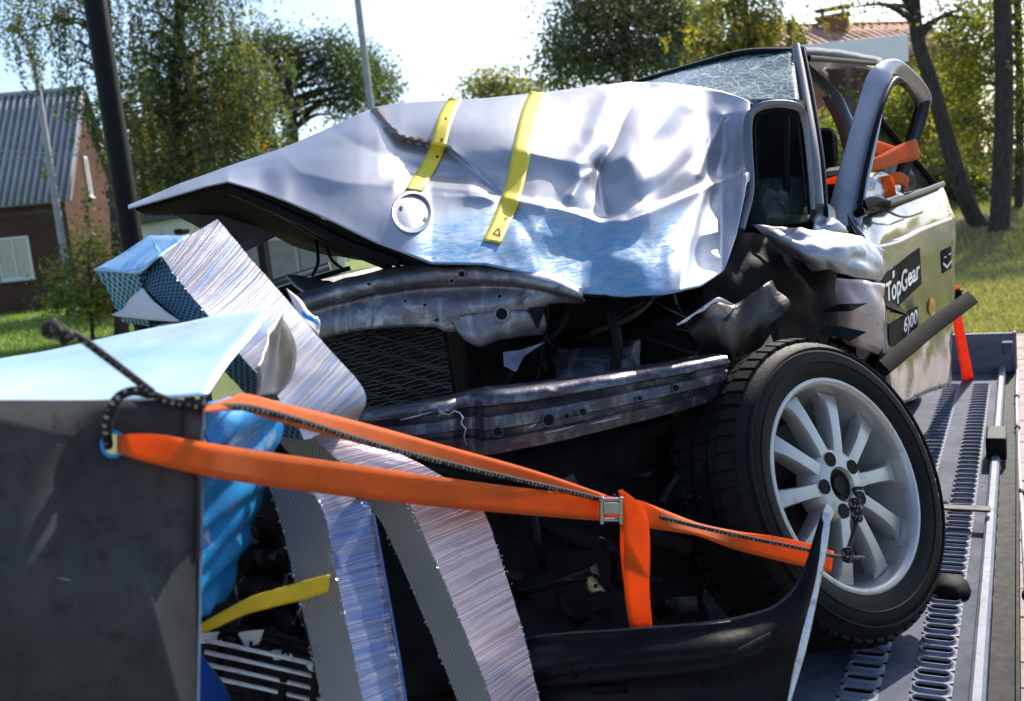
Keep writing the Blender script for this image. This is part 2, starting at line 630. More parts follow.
DARK_METAL = plain('sooty_metal', (.014, .0125, .0125), .5, .45, .5, 18, c2=(.055, .048, .047), bmp=.3, bscale=60)
RUBBER = plain('tyre_rubber', (.006, .006, .0065), .6, 0, .35, 16, c2=(.013, .0125, .0125), bmp=.12, bscale=120, spec=.14)
ALLOY = plain('alloy_rim', (.45, .44, .43), .36, .6, .12, 10, dirt=.14, dirtc=(.18, .165, .15), bmp=.05)
CHROME = plain('bright_strip', (.62, .63, .65), .3, .55, .2, 22, dirt=.3, dirtc=(.12, .11, .1))
ORANGE = webbing('orange_webbing', (1.0, .235, .012))
RED_STRAP = webbing('red_orange_webbing', (.85, .13, .03))
YELLOW = plain('yellow_tape', (.78, .60, .035), .5, 0, .14, 18, bmp=.1)
YELLOW2 = plain('yellow_strap', (.78, .50, .01), .55, 0, .2, 22, bmp=.15)
INK_AND_HOLE_BLACK = plain('print_and_hole_black', (.006, .006, .006), .6, 0, .2, spec=.15)  # black for print, also painted inside holes as their shade
INK_GREY = plain('decal_black', (.010, .010, .009), .75, 0, .25, 12, spec=.06)
WHITE_INK = plain('print_white', (.78, .78, .78), .6, 0, .06, spec=.2)
CLAD = plain('blue_cladding', (.012, .22, .68), .30, .2, .25, 6, c2=(.05, .42, .88), bmp=.1, bscale=25, dirt=.2, dirtc=(.5, .55, .6))
CLAD_TOP = plain('pale_blue_cladding', (.38, .62, .78), .30, .3, .12, 5, c2=(.62, .78, .88), bmp=.06)
CLAD_IN = plain('aluminium_sheet', (.34, .33, .31), .38, .8, .25, 7, bmp=.15, bscale=20)
PAPER = plain('torn_liner', (.62, .60, .60), .7, 0, .1, 15, bmp=.1)
STRIPE_A = honey_stripe('honeycomb_crushed', (.33, .33, .37), (.05, .22, .55), (.18, .18, .215), .4, 330)
STRIPE_B = honey_stripe('honeycomb_crushed_blue', (.22, .25, .38), (.03, .12, .42), (.10, .105, .16), .5, 420)
STRIPE_C = honey_stripe('honeycomb_crushed_pink', (.40, .35, .38), (.17, .20, .40), (.30, .17, .175), .35, 340)
STRIPE_T = honey_stripe('honeycomb_blue_skin', (.36, .60, .80), (.02, .26, .70), (.30, .52, .74), .8, 90)
HMESH = honey_mesh('honeycomb_cells', (.34, .34, .335), (.19, .195, .195), .0045)
HMESH_B = honey_mesh('honeycomb_cells_blue', (.16, .40, .52), (.025, .06, .09), .012)
HMESH_D = honey_mesh('honeycomb_cells_dark', (.06, .18, .30), (.012, .016, .02), .009)
DECK = plain('painted_deck', (.072, .084, .125), .75, 0, .3, 6, c2=(.115, .13, .175), dirt=.4, dirtc=(.04, .04, .045), bmp=.12, bscale=50, spec=.12)
DECK_LT = plain('painted_deck_light', (.15, .165, .22), .55, 0, .2, 10, dirt=.3, dirtc=(.05, .05, .06), bmp=.1, spec=.25)
GLASS_C = cracked_glass('shattered_glass')
GLASS_D = plain('tinted_glass', (.015, .02, .02), .08, 0, .3, 6, coat=1)

def glass_clear():
    m, nt, b = newmat('thin_glass')
    b.inputs['Base Color'].default_value = (.05, .07, .07, 1)
    b.inputs['Roughness'].default_value = .05
    n = noise_n(nt, coords(nt, 'Object'), 6, 4, .6)
    nt.links.new(math_n(nt, 'MULTIPLY_ADD', n, .3, .42), b.inputs['Alpha'])
    return m
GLASS_T = glass_clear()
SILL_WARM_LIT = plain('sill_warm_lit', (.58, .47, .45), .42, .25, .1, 10, dirt=.2, dirtc=(.2, .16, .15))  # pink tone stands for warm sun on the silver sill
AMBER = plain('amber_lens', (.75, .25, .02), .2, 0, .1, coat=.6)
BARK = plain('bark', (.032, .024, .019), .95, 0, .45, 6, c2=(.085, .066, .052), bmp=.8, bscale=14, stretch=(3, 3, .6))
POLE_BLACK = plain('black_post_paint', (.004, .004, .005), .55, 0, .3, 8, spec=.2)
POLE_GREY = plain('concrete_pole', (.34, .34, .36), .8, 0, .15, 4)

# ------------------------------------------------------------------ ground
DZ = .865                                              # deck height
def grid_mesh(x0, x1, y0, y1, nx, ny, zf):
    mb = MB()
    xs, ys = np.linspace(x0, x1, nx), np.linspace(y0, y1, ny)
    vs = [(x, y, zf(x, y)) for y in ys for x in xs]
    fs = [(j * nx + i, j * nx + i + 1, (j + 1) * nx + i + 1, (j + 1) * nx + i) for j in range(ny - 1) for i in range(nx - 1)]
    return mb.add(vs, fs)

def grass_mat():
    m, nt, b = newmat('lawn')
    v = coords(nt, 'Object')
    n1 = noise_n(nt, v, .35, 6, .65)
    n2 = noise_n(nt, v, 6, 7, .75)
    n3 = noise_n(nt, v, 45, 5, .8)
    col = mixc(nt, ramp(nt, n1, [(.35, 0), (.65, 1)]), (.15, .165, .05), (.25, .235, .10))
    col = mixc(nt, ramp(nt, n2, [(.4, 0), (.7, .7)]), col, (.26, .215, .10))
    col = mixc(nt, math_n(nt, 'MULTIPLY', ramp(nt, n3, [(.35, 1), (.6, 0)]), .6), col, (.045, .06, .016))
    sx = nd(nt, 'ShaderNodeSeparateXYZ')
    nt.links.new(v, sx.inputs[0])
    left = math_n(nt, 'MULTIPLY_ADD', sx.outputs[0], -.12, -.6, clamp=True)
    col = mixc(nt, left, col, mixc(nt, ramp(nt, n2, [(.3, 0), (.7, 1)]), (.10, .17, .02), (.20, .26, .05)))
    nt.links.new(col, b.inputs['Base Color'])
    b.inputs['Roughness'].default_value = .9
    bump(nt, b, math_n(nt, 'ADD', n3, n2), .8, .05)
    return m
GRASS = grass_mat()
def gz(x, y):
    """the ground climbs a metre behind the trees on the right"""
    return float(1.0 * smooth01((y - 20) / 14) * smooth01((x + 9) / 6))

def on_ground(px, py):
    v = AX @ np.array([(px - CX) / F, (CY - py) / F, 1.0])
    z = 0.0
    for _ in range(30):
        p = CAM + v * ((z - CAM[2]) / min(v[2], -1e-3))
        z = .5 * z + .5 * gz(p[0], p[1])
    return p

mbg = MB()
xs_ = np.concatenate([np.linspace(-600, -44, 12), np.linspace(-40, 40, 81), np.linspace(44, 600, 12)])
ys_ = np.concatenate([np.linspace(-300, -4, 10), np.linspace(0, 60, 61), np.linspace(70, 900, 14)])
nx, ny = len(xs_), len(ys_)
mbg.add([(x, y, gz(x, y)) for y in ys_ for x in xs_], [(j * nx + i, j * nx + i + 1, (j + 1) * nx + i + 1, (j + 1) * nx + i) for j in range(ny - 1) for i in range(nx - 1)])
g = mbg.build('ground', GRASS, angle=180)
tag(g, kind='structure')
SAND = plain('path_sand', (.30, .235, .19), .9, 0, .25, 1.5, c2=(.42, .34, .29), bmp=.4, bscale=30)

def road_strip(name, pts, wid, mat, z, n=6):
    mb = MB()
    P = crom(np.array(pts, float), n)
    rows = []
    for i in range(len(P)):
        t = P[min(i + 1, len(P) - 1)] - P[max(i - 1, 0)]
        t /= np.linalg.norm(t)
        nn = np.array([-t[1], t[0]])
        j = .12 * math.sin(i * 1.7)
        row = []
        for f_ in (wid / 2 + j, 0, -(wid / 2 - j)):
            q_ = P[i] + nn * f_
            row.append((q_[0], q_[1], gz(q_[0], q_[1]) + z))
        rows.append(row)
    m = len(rows)
    vs = [p for r in rows for p in r]
    fs = [(i * 3 + j, i * 3 + j + 1, i * 3 + j + 4, i * 3 + j + 3) for i in range(m - 1) for j in range(2)]
    return mb.add(vs, fs).build(name, mat)

a, b_, c_ = on_ground(930, 222), on_ground(985, 221), on_ground(1024, 219)
path = road_strip('path', [a[:2] + (a - c_)[:2] * 2.5, a[:2], b_[:2], c_[:2], c_[:2] + (c_ - a)[:2] * 3], 2.6, SAND, .02)
tag(path, kind='structure')

# brick paving along the truck
PAVER_M = plain('paver', (.34, .255, .22), .85, 0, .28, 3, c2=(.46, .37, .33), bmp=.35, bscale=40)
pave_base = MB().box((.75, 5.2, .006), (1.9, 13.2, .012)).build('pavement', plain('paving_sand', (.12, .10, .085), .95, 0, .3, 6), smooth=False)
tag(pave_base, kind='structure')
pv = MB().box((0, 0, .02), (.196, .096, .04))
proto = pv.build('brick', PAVER_M, pave_base, bevel=.006, smooth=False)
me = proto.data
bpy.data.objects.remove(proto)
far = MB()
cnt = 0
for i in range(9):
    for j in range(128):
        x, y = -.08 + i * .2 + (.1 if j % 2 else 0), -1.2 + j * .1
        z = .008 + random.uniform(-.003, .004)
        if i < 3 and 3.4 <= y < 11.6 and cnt < 300:
            o = bpy.data.objects.new('brick', me)
            link(o, pave_base, (x, y, z))
            o.rotation_euler = (random.uniform(-.02, .02), random.uniform(-.02, .02), random.uniform(-.03, .03))
            cnt += 1
        else:
            far.box((x, y, z + .02), (.194, .094, .04))
o = far.build('brick_field', PAVER_M, pave_base, smooth=False)
tag(o, kind='stuff')

# ------------------------------------------------------------------ tow truck platform
truck = thing('flatbed_truck', (-1.2, 3, 0), 'blue-grey steel flatbed platform carrying the wrecked car', 'truck')
XR = -.055                                             # outer right rail
Y0, Y1 = .35, 4.98
rows_x = (-.165, -.287)
hw = .036
mb = MB()
edges = [-2.30, -2.03 - hw, -2.03 + hw, -1.908 - hw, -1.908 + hw, rows_x[1] - hw, rows_x[1] + hw, rows_x[0] - hw, rows_x[0] + hw, -.098]
for k in range(0, 10, 2):
    a, b = edges[k], edges[k + 1] if k + 1 < 10 else -.098
    mb.box(((a + b) / 2, (Y0 + Y1) / 2, DZ - .012), (b - a, Y1 - Y0, .024))
PIT = .052
YS0, YS1 = 1.25, 4.70
nslot = int((YS1 - YS0) / PIT)
YS1 = YS0 + nslot * PIT
for xc in (-2.03, -1.908) + rows_x:
    for (ya, yb) in ((Y0, YS0), (YS1, Y1)):
        mb.box((xc, (ya + yb) / 2, DZ - .0125), (hw * 2, yb - ya, .0225))
deck = mb.build('deck', DECK, truck, smooth=False)
# one pressed slot: rim raised round an oblong hole
def slot_mesh():
    mb = MB()
    n = 20
    def ob(sx, sy, z):
        P = []
        for k in range(n):
            a = 2 * math.pi * k / n
            x, y = math.cos(a), math.sin(a)
            P.append(((sx - sy) * (1 if x > 0 else -1) * (abs(x) > 1e-6) + sy * x, sy * y, z))
        return P
    outer = []
    for k in range(n):
        a = 2 * math.pi * k / n
        x, y = math.cos(a), math.sin(a)
        m_ = max(abs(x), abs(y))
        outer.append((hw * x / m_, PIT / 2 * y / m_, 0))
    R = [outer, ob(.0335, .0185, .001), ob(.031, .0155, .007), ob(.0285, .0115, .0060), ob(.0275, .0100, .002), ob(.0270, .0095, -.03), ob(.001, .0005, -.031)]
    vs = [p for r in R for p in r]
    fs = [(i * n + k, i * n + (k + 1) % n, (i + 1) * n + (k + 1) % n, (i + 1) * n + k) for i in range(len(R) - 1) for k in range(n)]
    mb.add(vs, fs[:4 * n])
    mb.add(vs, fs[4 * n:], None, 1)  # hole walls and floor coloured black for the shade inside
    o = mb.build('tread_slot', [DECK_LT, INK_AND_HOLE_BLACK], None, origin=(0, 0, 0), angle=60, weld=.00005)
    me = o.data
    bpy.data.objects.remove(o)
    return me
SM = slot_mesh()
for xc in rows_x:
    for k in range(nslot):
        link(bpy.data.objects.new('tread_slot', SM), deck, (xc, YS0 + (k + .5) * PIT, DZ))
mb = MB()
for xc in (-2.03, -1.908):
    for k in range(nslot):
        for a in (-1, 1):
            mb.box((xc, YS0 + (k + .5) * PIT + a * .019, DZ - .006), (.07, .012, .02))
tag(mb.build('far_tread', DECK_LT, deck, smooth=False), kind='stuff')
MB().box((-1.18, (Y0 + Y1) / 2, DZ - .16), (1.9, Y1 - Y0 - .1, .16)).build('subframe', BLACK_MATT, truck, smooth=False)
mb = MB()
mb.rings([[(-.098, y, DZ - .02), (-.098, y, DZ + .028), (-.092, y, DZ + .034), (-.078, y, DZ + .034), (-.072, y, DZ + .028), (-.072, y, DZ - .02)] for y in np.linspace(Y0, Y1 - .02, 12)])
mb.build('edge_ledge', DECK_LT, truck, weld=.0005)
mb = MB()
mb.box((-.045, (Y0 + Y1) / 2, DZ - .075), (.05, Y1 - Y0, .15))
mb.box((-.022, (Y0 + Y1) / 2, DZ + .005), (.006, Y1 - Y0, .03))
mb.build('side_rail', BLACK_MATT, truck, smooth=False)
mb = MB()
mb.tube([(-.012 + .012 * math.sin(y * 1.1), y, DZ + .012 + .012 * math.sin(y * 1.7)) for y in np.linspace(.6, 4.9, 40)], .0055, 8)
mb.build('air_hose', CHROME, truck)
for y in (2.27, 3.05, 3.8, 4.3):
    mb = MB().tube([(-.012 + .012 * math.sin(y * 1.1), y - .012, DZ + .012 + .012 * math.sin(y * 1.7)), (-.012 + .012 * math.sin(y * 1.1), y + .012, DZ + .012 + .012 * math.sin(y * 1.7))], .010, 8)
    mb.build('hose_clip', BLACK, truck)
mb = MB().box((-.18, Y1 + .012, DZ + .085), (.30, .022, .20))
mb.box((-.03 - .0, Y1 + .012, DZ + .085), (.016, .04, .21))
mb.build('tailgate', DECK_LT, truck, smooth=False, bevel=.004)
MB().box((-1.22, Y1 + .014, DZ + .02), (1.78, .02, .07)).build('tail_beam', DECK, truck, smooth=False)
MB().box((-.06, 4.88, DZ + .13), (.045, .06, .06)).build('latch', DECK, truck, smooth=False, bevel=.005)
MB().box((-.082, 3.42, DZ + .055), (.060, .17, .075)).build('stake_pocket', BLACK, truck, smooth=False, bevel=.006)
# lashing band across the ledge
mb = MB().box((-.165, 2.72, DZ + .052), (.16, .035, .006))
mb.build('rubber_strip', plain('dark_strip', (.05, .032, .03), .7), truck, smooth=False)

# cab added out of view behind the camera to block sky light
mb = MB().box((-1.2, -1.75, 1.75), (2.1, 1.7, 1.7))
mb.build('blocker_cab', plain('blocker_cab_paint', (.30, .31, .33), .4, .1, .1, 3, coat=.3), truck, smooth=False, bevel=.08)
MB().box((-1.2, -.885, 2.05), (1.4, .02, .6)).build('blocker_cab_window', GLASS_D, truck, smooth=False, bevel=.01)

# ------------------------------------------------------------------ the wreck
car = thing('wrecked_car', (-1.05, 3.0, DZ), 'silver car with crushed front end lashed on the flatbed', 'car')

# hood: outline and depth tables over photo columns
HX = [128, 150, 178, 205, 228, 255, 285, 315, 335, 360, 378, 400, 432, 485, 535, 582, 625, 665, 700, 722, 735, 745, 750]
HT = [205, 196, 184, 174.5, 166, 157, 147, 134, 125, 113, 106.5, 103, 101, 98, 93, 87.5, 82, 82.5, 87, 91, 95, 99, 102]
HB = [208, 202, 194, 186, 181, 189, 200, 213, 222, 234.5, 243, 251, 263, 264, 275, 293, 296.5, 294, 286, 272, 235, 186, 180]
TK = [0, .14, .3, .45, .6, .8, 1.0]
KX = [128, 178, 228, 285, 335, 378, 412, 450, 500, 550, 600, 650, 700, 730, 750]
KD = [
    [2.12, 2.115, 2.11, 2.105, 2.10, 2.09, 2.08],
    [2.20, 2.18, 2.16, 2.14, 2.12, 2.09, 2.06],
    [2.26, 2.22, 2.18, 2.14, 2.11, 2.08, 2.05],
    [2.28, 2.21, 2.15, 2.11, 2.08, 2.04, 2.00],
    [2.32, 2.22, 2.14, 2.09, 2.05, 2.00, 1.95],
    [2.38, 2.26, 2.17, 2.11, 2.05, 1.97, 1.91],
    [2.40, 2.27, 2.20, 2.14, 2.06, 1.94, 1.87],
    [2.42, 2.27, 2.20, 2.15, 2.07, 1.96, 1.88],
    [2.45, 2.30, 2.20, 2.15, 2.08, 1.98, 1.91],
    [2.50, 2.34, 2.22, 2.15, 2.08, 2.00, 1.93],
    [2.53, 2.38, 2.25, 2.18, 2.11, 2.03, 1.96],
    [2.60, 2.43, 2.30, 2.20, 2.11, 2.02, 1.96],
    [2.62, 2.54, 2.46, 2.39, 2.30, 2.14, 1.99],
    [2.59, 2.53, 2.47, 2.42, 2.35, 2.24, 2.10],
    [2.52, 2.48, 2.44, 2.41, 2.37, 2.33, 2.29],
]
NT_, NP_ = 61, 141
_px = np.linspace(128, 750, NP_)
_tt = np.linspace(0, 1, NT_)
KD = np.array(KD)
# refine the tables smoothly
KDx = np.array([np.interp(_px, crom(np.array(KX, float)[:, None], 8)[:, 0], crom(KD[:, j:j + 1], 8)[:, 0]) for j in range(len(TK))])
TAB = np.array([np.interp(_tt, crom(np.array(TK)[:, None], 8)[:, 0], crom(KDx[:, i:i + 1], 8)[:, 0]) for i in range(NP_)])

def seg_dist(px, py, line):
    """signed distance to a polyline (positive below it) and position along it"""
    best = np.full(np.shape(px), 1e9)
    sgn = np.ones(np.shape(px))
    for (x0, y0), (x1, y1) in zip(line[:-1], line[1:]):
        dx, dy = x1 - x0, y1 - y0
        t = np.clip(((px - x0) * dx + (py - y0) * dy) / (dx * dx + dy * dy), 0, 1)
        d = np.hypot(px - x0 - t * dx, py - y0 - t * dy)
        s = np.sign((py - y0) * dx - (px - x0) * dy)
        m = d < best
        sgn = np.where(m, s, sgn)
        best = np.minimum(best, d)
    return best * sgn

TEAR = [(374, 108), (386, 124), (401, 137), (428, 143), (449, 148), (470, 164), (486, 179), (500, 192)]
LIP = [(470, 196), (505, 198), (556, 208), (600, 221), (628, 220), (668, 204), (700, 190), (726, 178), (748, 174)]
FOLD = [(648, 84), (632, 100), (622, 122), (612, 148), (599, 166)]
FOLD2 = [(602, 168), (640, 146), (664, 120), (676, 102)]
FOLD3 = [(598, 168), (600, 190), (606, 214)]
RID = [(395, 183), (430, 186), (470, 190), (492, 200)]
SIDE = [(712, 178), (700, 205), (690, 240), (680, 292)]

def g2(d, s):
    return np.exp(-(d / s) ** 2)

def fold_k(d, w):
    """a sharp fold profile"""
    return np.exp(-np.sqrt(d * d + 1.2) / w)

def hood_depth(px, py):
    px, py = np.asarray(px, float), np.asarray(py, float)
    top, bot = np.interp(px, HX, HT), np.interp(px, HX, HB)
    t = np.clip((py - top) / np.maximum(bot - top, 1), 0, 1)
    fi = np.clip((px - 128) / (750 - 128) * (NP_ - 1), 0, NP_ - 1.001)
    fj = np.clip(t * (NT_ - 1), 0, NT_ - 1.001)
    i, j = fi.astype(int), fj.astype(int)
    a, b = fi - i, fj - j
    d = (TAB[i, j] * (1 - a) + TAB[i + 1, j] * a) * (1 - b) + (TAB[i, j + 1] * (1 - a) + TAB[i + 1, j + 1] * a) * b
    # buckles
    s = seg_dist(px, py, TEAR)
    tp = 1 - .72 * smooth01((px - 446) / 30)
    d += tp * np.where(s > 0, .034 * np.exp(-np.maximum(s, 0) / 17) * smooth01(s / 3), -.010 * np.exp(-np.maximum(-s, 0) / 14))
    s = seg_dist(px, py, LIP)
    d += np.where(s > 0, .0, .022 * np.exp(-np.maximum(-s, 0) / 14) * smooth01(-s / 5)) - .020 * fold_k(s, 8)
    d += .052 * fold_k(seg_dist(px, py, FOLD), 11) - .022 * g2(seg_dist(px + 20, py, FOLD), 12)
    d += -.034 * fold_k(seg_dist(px, py, FOLD2), 13) + .012 * g2(seg_dist(px - 8, py - 16, FOLD2), 13)
    d += .030 * fold_k(seg_dist(px, py, FOLD3), 8)
    d += .050 * fold_k(np.hypot((px - 598) / 1.1, (py - 167)), 9)
    d += -.030 * fold_k(seg_dist(px, py, [(596, 168), (582, 178), (572, 196)]), 9)
    d += -.020 * fold_k(seg_dist(px, py, [(594, 165), (560, 160), (520, 150)]), 9)
    d += -.045 * np.exp(-(((px - 655) / 34) ** 2 + ((py - 170) / 22) ** 2))
    d += .036 * fold_k(seg_dist(px, py, [(724, 122), (726, 150), (716, 172)]), 14)
    d += -.030 * fold_k(seg_dist(px, py, [(722, 116), (708, 148), (699, 174)]), 8)
    d += -.018 * fold_k(seg_dist(px, py, [(722, 116), (740, 112)]), 8) + .014 * fold_k(seg_dist(px, py, [(640, 200), (668, 180), (690, 160)]), 10)
    d += -.016 * fold_k(seg_dist(px, py, RID), 7) + .014 * g2(seg_dist(px, py + 12, RID), 8)
    d += -.014 * fold_k(seg_dist(px, py, [(545, 212), (532, 240), (536, 270)]), 10) - .016 * fold_k(seg_dist(px, py, [(620, 224), (612, 255), (590, 288)]), 10)
    d += .012 * fold_k(seg_dist(px, py, [(500, 200), (520, 222), (545, 262)]), 9) - .008 * fold_k(seg_dist(px, py, [(650, 212), (652, 250), (640, 290)]), 9)
    d += -.010 * fold_k(seg_dist(px, py, [(280, 152), (300, 172), (340, 182), (392, 186)]), 10) + .010 * fold_k(seg_dist(px, py, [(330, 128), (360, 146), (420, 168)]), 12)
    s = seg_dist(px, py, SIDE)
    d += -.040 * fold_k(s, 16)
    d += .016 * np.exp(-(((px - 560) / 26) ** 2 + ((py - 250) / 20) ** 2)) - .018 * np.exp(-(((px - 520) / 18) ** 2 + ((py - 240) / 22) ** 2))
    d += -.022 * np.exp(-(((px - 620) / 22) ** 2 + ((py - 262) / 18) ** 2)) + .02 * np.exp(-(((px - 655) / 12) ** 2 + ((py - 250) / 24) ** 2))
    d += .008 * np.exp(-(((px - 352) / 40) ** 2 + ((py - 148) / 10) ** 2)) - .006 * np.exp(-(((px - 330) / 40) ** 2 + ((py - 178) / 16) ** 2))
    d += .012 * np.exp(-(((px - 262) / 12) ** 2 + ((py - 178) / 14) ** 2)) - .012 * np.exp(-(((px - 282) / 12) ** 2 + ((py - 184) / 16) ** 2))
    # sharp small folds in the crushed part, fading out to the left
    amp = smooth01((px - 395) / 150) * smooth01((py - np.interp(px, HX, HT) + 4) / 26)
    if d.ndim == 1:
        f1 = np.array([abs(noise.noise(Vector((x * .017 + 3.1, y * .023, 1.7)))) for x, y in zip(px, py)])
        f2 = np.array([abs(noise.noise(Vector((x * .036 + y * .012, y * .045, 8.2)))) for x, y in zip(px, py)])
    else:
        f1 = abs(noise.noise(Vector((float(px) * .017 + 3.1, float(py) * .023, 1.7))))
        f2 = abs(noise.noise(Vector((float(px) * .036 + float(py) * .012, float(py) * .045, 8.2))))
    d += amp * (.013 * f1 + .002 * f2)
    d += .006 * smooth01((19.5 - np.hypot(px - 412, (py - 212))) / 3)     # badge recess
    return d

nx_, ny_ = 300, 96
mb = MB()
PX = np.linspace(128, 750, nx_)
vs, scf, rst, uv = [], [], [], []
for j in range(ny_ + 7):
    if j < 7:                                            # the part that runs back towards the windscreen
        k = (7 - j)
        py = np.interp(PX, HX, HT)
        d = hood_depth(PX, py)
        P = np.array([W(x, y, dd) for x, y, dd in zip(PX, py, d)])
        P[:, 1] += .045 * k
        P[:, 2] -= .004 * k + .0022 * k * k
        vs.append(P)
        scf.append(np.zeros(nx_))
        rst.append(np.zeros(nx_))
        continue
    t = (j - 7) / (ny_ - 1)
    top, bot = np.interp(PX, HX, HT), np.interp(PX, HX, HB)
    py = top + (bot - top) * t
    d = hood_depth(PX, py)
    d = d + np.array([.0016 * noise.noise(Vector((x * .02, y * .03, 3))) + .0004 * noise.noise(Vector((x * .09, y * .1, 9))) for x, y in zip(PX, py)])
    vs.append(np.array([W(x, y, dd) for x, y, dd in zip(PX, py, d)]))
    low = smooth01((py - np.interp(PX, [380, 440, 500, 560, 625, 700, 745], [236, 205, 195, 203, 212, 186, 170])) / 26)
    side = smooth01((PX - 392) / 40) * (1 - .75 * smooth01((PX - 668 + (py - 240) * .18) / 22))
    scf.append(low * side)
    rst.append(.75 * g2(seg_dist(PX, py, TEAR), 5) * (1 - .8 * smooth01((PX - 446) / 30)) + .45 * g2(seg_dist(PX, py, [(374, 108), (400, 116), (424, 134)]), 10) + .3 * g2(seg_dist(PX, py, LIP), 4) * smooth01((PX - 560) / 30)
               + .65 * np.exp(-(((PX - 588) / 10) ** 2 + ((py - 180) / 18) ** 2)))
vs = np.array(vs)
m_ = len(vs)
fs = [(j * nx_ + i, (j + 1) * nx_ + i, (j + 1) * nx_ + i + 1, j * nx_ + i + 1) for j in range(m_ - 1) for i in range(nx_ - 1)]
mb.add(vs.reshape(-1, 3), fs)
hood = mb.build('hood', PAINT_HOOD, car, angle=75)
hood['label'] = 'buckled silver hood with blue scuffs and yellow tape'
for nm, arr in (('scuff', scf), ('rust', rst)):
    at = hood.data.attributes.new(nm, 'FLOAT', 'POINT')
    at.data.foreach_set('value', np.array(arr).reshape(-1).astype(np.float32))
sm = hood.modifiers.new('solid', 'SOLIDIFY')
sm.thickness = .004
sm.offset = -1

def on_hood(px, py, lift=.004):
    return W(px, py, float(hood_depth(px, py)) - lift)

# badge ring and its pin holes
mb = MB()
n = 40
R = []
for rr, lf in ((17.5, .002), (18.5, .0065), (20.5, .0075), (22, .001)):
    R.append([on_hood(412 + rr * .95 * math.cos(2 * math.pi * k / n), 212 + rr * math.sin(2 * math.pi * k / n), lf) for k in range(n)])
vv = [p for r in R for p in r]
mb.add(vv, [(i * n + k, i * n + (k + 1) % n, (i + 1) * n + (k + 1) % n, (i + 1) * n + k) for i in range(3) for k in range(n)])
mb.build('badge_ring', PAINT, hood)
for (x, y) in ((401, 208), (425, 219)):
    mb = MB()
    mb.add([on_hood(x + 1.8 * math.cos(k * .785), y + 2.2 * math.sin(k * .785), .003) for k in range(8)], [tuple(range(8))])
    mb.build('pin_hole', INK_AND_HOLE_BLACK, hood)

# underside of the raised hood
mb = MB()
rows = [
    [(136, 210, 2.10), (180, 197, 2.08), (226, 184, 2.07), (262, 195, 2.04), (300, 211, 2.0), (345, 229, 1.965), (395, 250, 1.92), (432, 265, 1.90), (500, 268, 1.93), (580, 296, 1.95), (690, 290, 2.0)],
    [(150, 214, 2.16), (190, 208, 2.2), (228, 204, 2.2), (264, 212, 2.2), (305, 226, 2.18), (350, 242, 2.15), (395, 257, 2.1), (435, 266, 2.08), (505, 264, 2.1), (585, 280, 2.12), (690, 270, 2.15)],
    [(165, 213, 2.3), (205, 215, 2.36), (235, 219, 2.38), (268, 228, 2.38), (308, 240, 2.38), (350, 252, 2.35), (395, 262, 2.3), (440, 264, 2.3), (510, 255, 2.3), (590, 262, 2.35), (690, 250, 2.35)],
    [(190, 212, 2.5), (222, 216, 2.55), (248, 222, 2.58), (275, 236, 2.6), (312, 250, 2.6), (352, 258, 2.6), (398, 262, 2.6), (446, 258, 2.6), (520, 240, 2.6), (600, 240, 2.6), (690, 225, 2.55)],
]
sheet(mb, rows, 5, 4, .006, 14)
mb.build('hood_inner_panel', BLACK_MATT, hood, solid=.006)
for pts in ([(232, 190, 2.06), (290, 215, 2.03), (350, 245, 1.98), (400, 262, 1.95)], [(262, 200, 2.12), (330, 240, 2.1), (390, 266, 2.05)]):
    MB().tube(crom([WV(p) for p in pts], 6), .012, 8).build('hood_rib', BLACK, hood)

# windscreen and roof
mb = MB()
rows = [[(793, 50.5, 2.86), (745, 54, 3.02), (700, 65, 3.18), (645, 81, 3.40), (560, 105, 3.75)],
        [(796, 76, 2.66), (748, 78, 2.80), (698, 84, 2.92), (630, 100, 3.15), (560, 118, 3.4)],
        [(800, 104, 2.48), (750, 104, 2.58), (690, 110, 2.68), (620, 122, 2.9), (560, 130, 3.1)]]
sheet(mb, rows, 6, 8, .004, 5)
mb.build('windshield', GLASS_C, car, solid=.005, angle=180)
mb = MB()
mb.tube(crom([WV(p) for p in [(801, 51, 2.84), (745, 52.5, 3.0), (700, 64, 3.18), (645, 80, 3.40), (560, 104, 3.76)]], 5), .011, 8)
mb.build('header_rail', BLACK, car)
mb = MB()
rows = [[(800, 50, 2.86), (745, 52, 3.04), (690, 66, 3.24), (610, 90, 3.6)],
        [(842, 53, 3.2), (790, 57, 3.4), (735, 67, 3.6), (660, 88, 3.95)],
        [(882, 61, 3.62), (835, 67, 3.85), (780, 76, 4.1), (710, 95, 4.4)]]
sheet(mb, rows, 6, 6, .004, 6)
mb.build('roof', PAINT_DIM, car, solid=.02)
# pillars
def bar(name, pts, wid, thick, mat, parent, k=6):
    """flat bar along photo points, wid across the view, thick into it"""
    P = crom([WV(p[:3]) for p in pts], k)
    ws = crom(np.array([[p[3] if len(p) > 3 else wid] for p in pts], float), k)[:, 0]
    m = len(P)
    R = []
    for i in range(m):
        t = P[min(i + 1, m - 1)] - P[max(i - 1, 0)]
        t /= np.linalg.norm(t)
        v = P[i] - CAM
        v /= np.linalg.norm(v)
        s = np.cross(t, v)
        s /= np.linalg.norm(s)
        f = np.cross(s, t)
        w, h = ws[i] / 2, thick / 2
        c = min(w, h) * .22
        R.append([P[i] + s * x + f * y for x, y in ((-w, -h + c), (-w + c, -h), (w - c, -h), (w, -h + c), (w, h - c), (w - c, h), (-w + c, h), (-w, h - c))])
    return MB().rings(R).build(name, mat, parent, weld=.0003, angle=50)

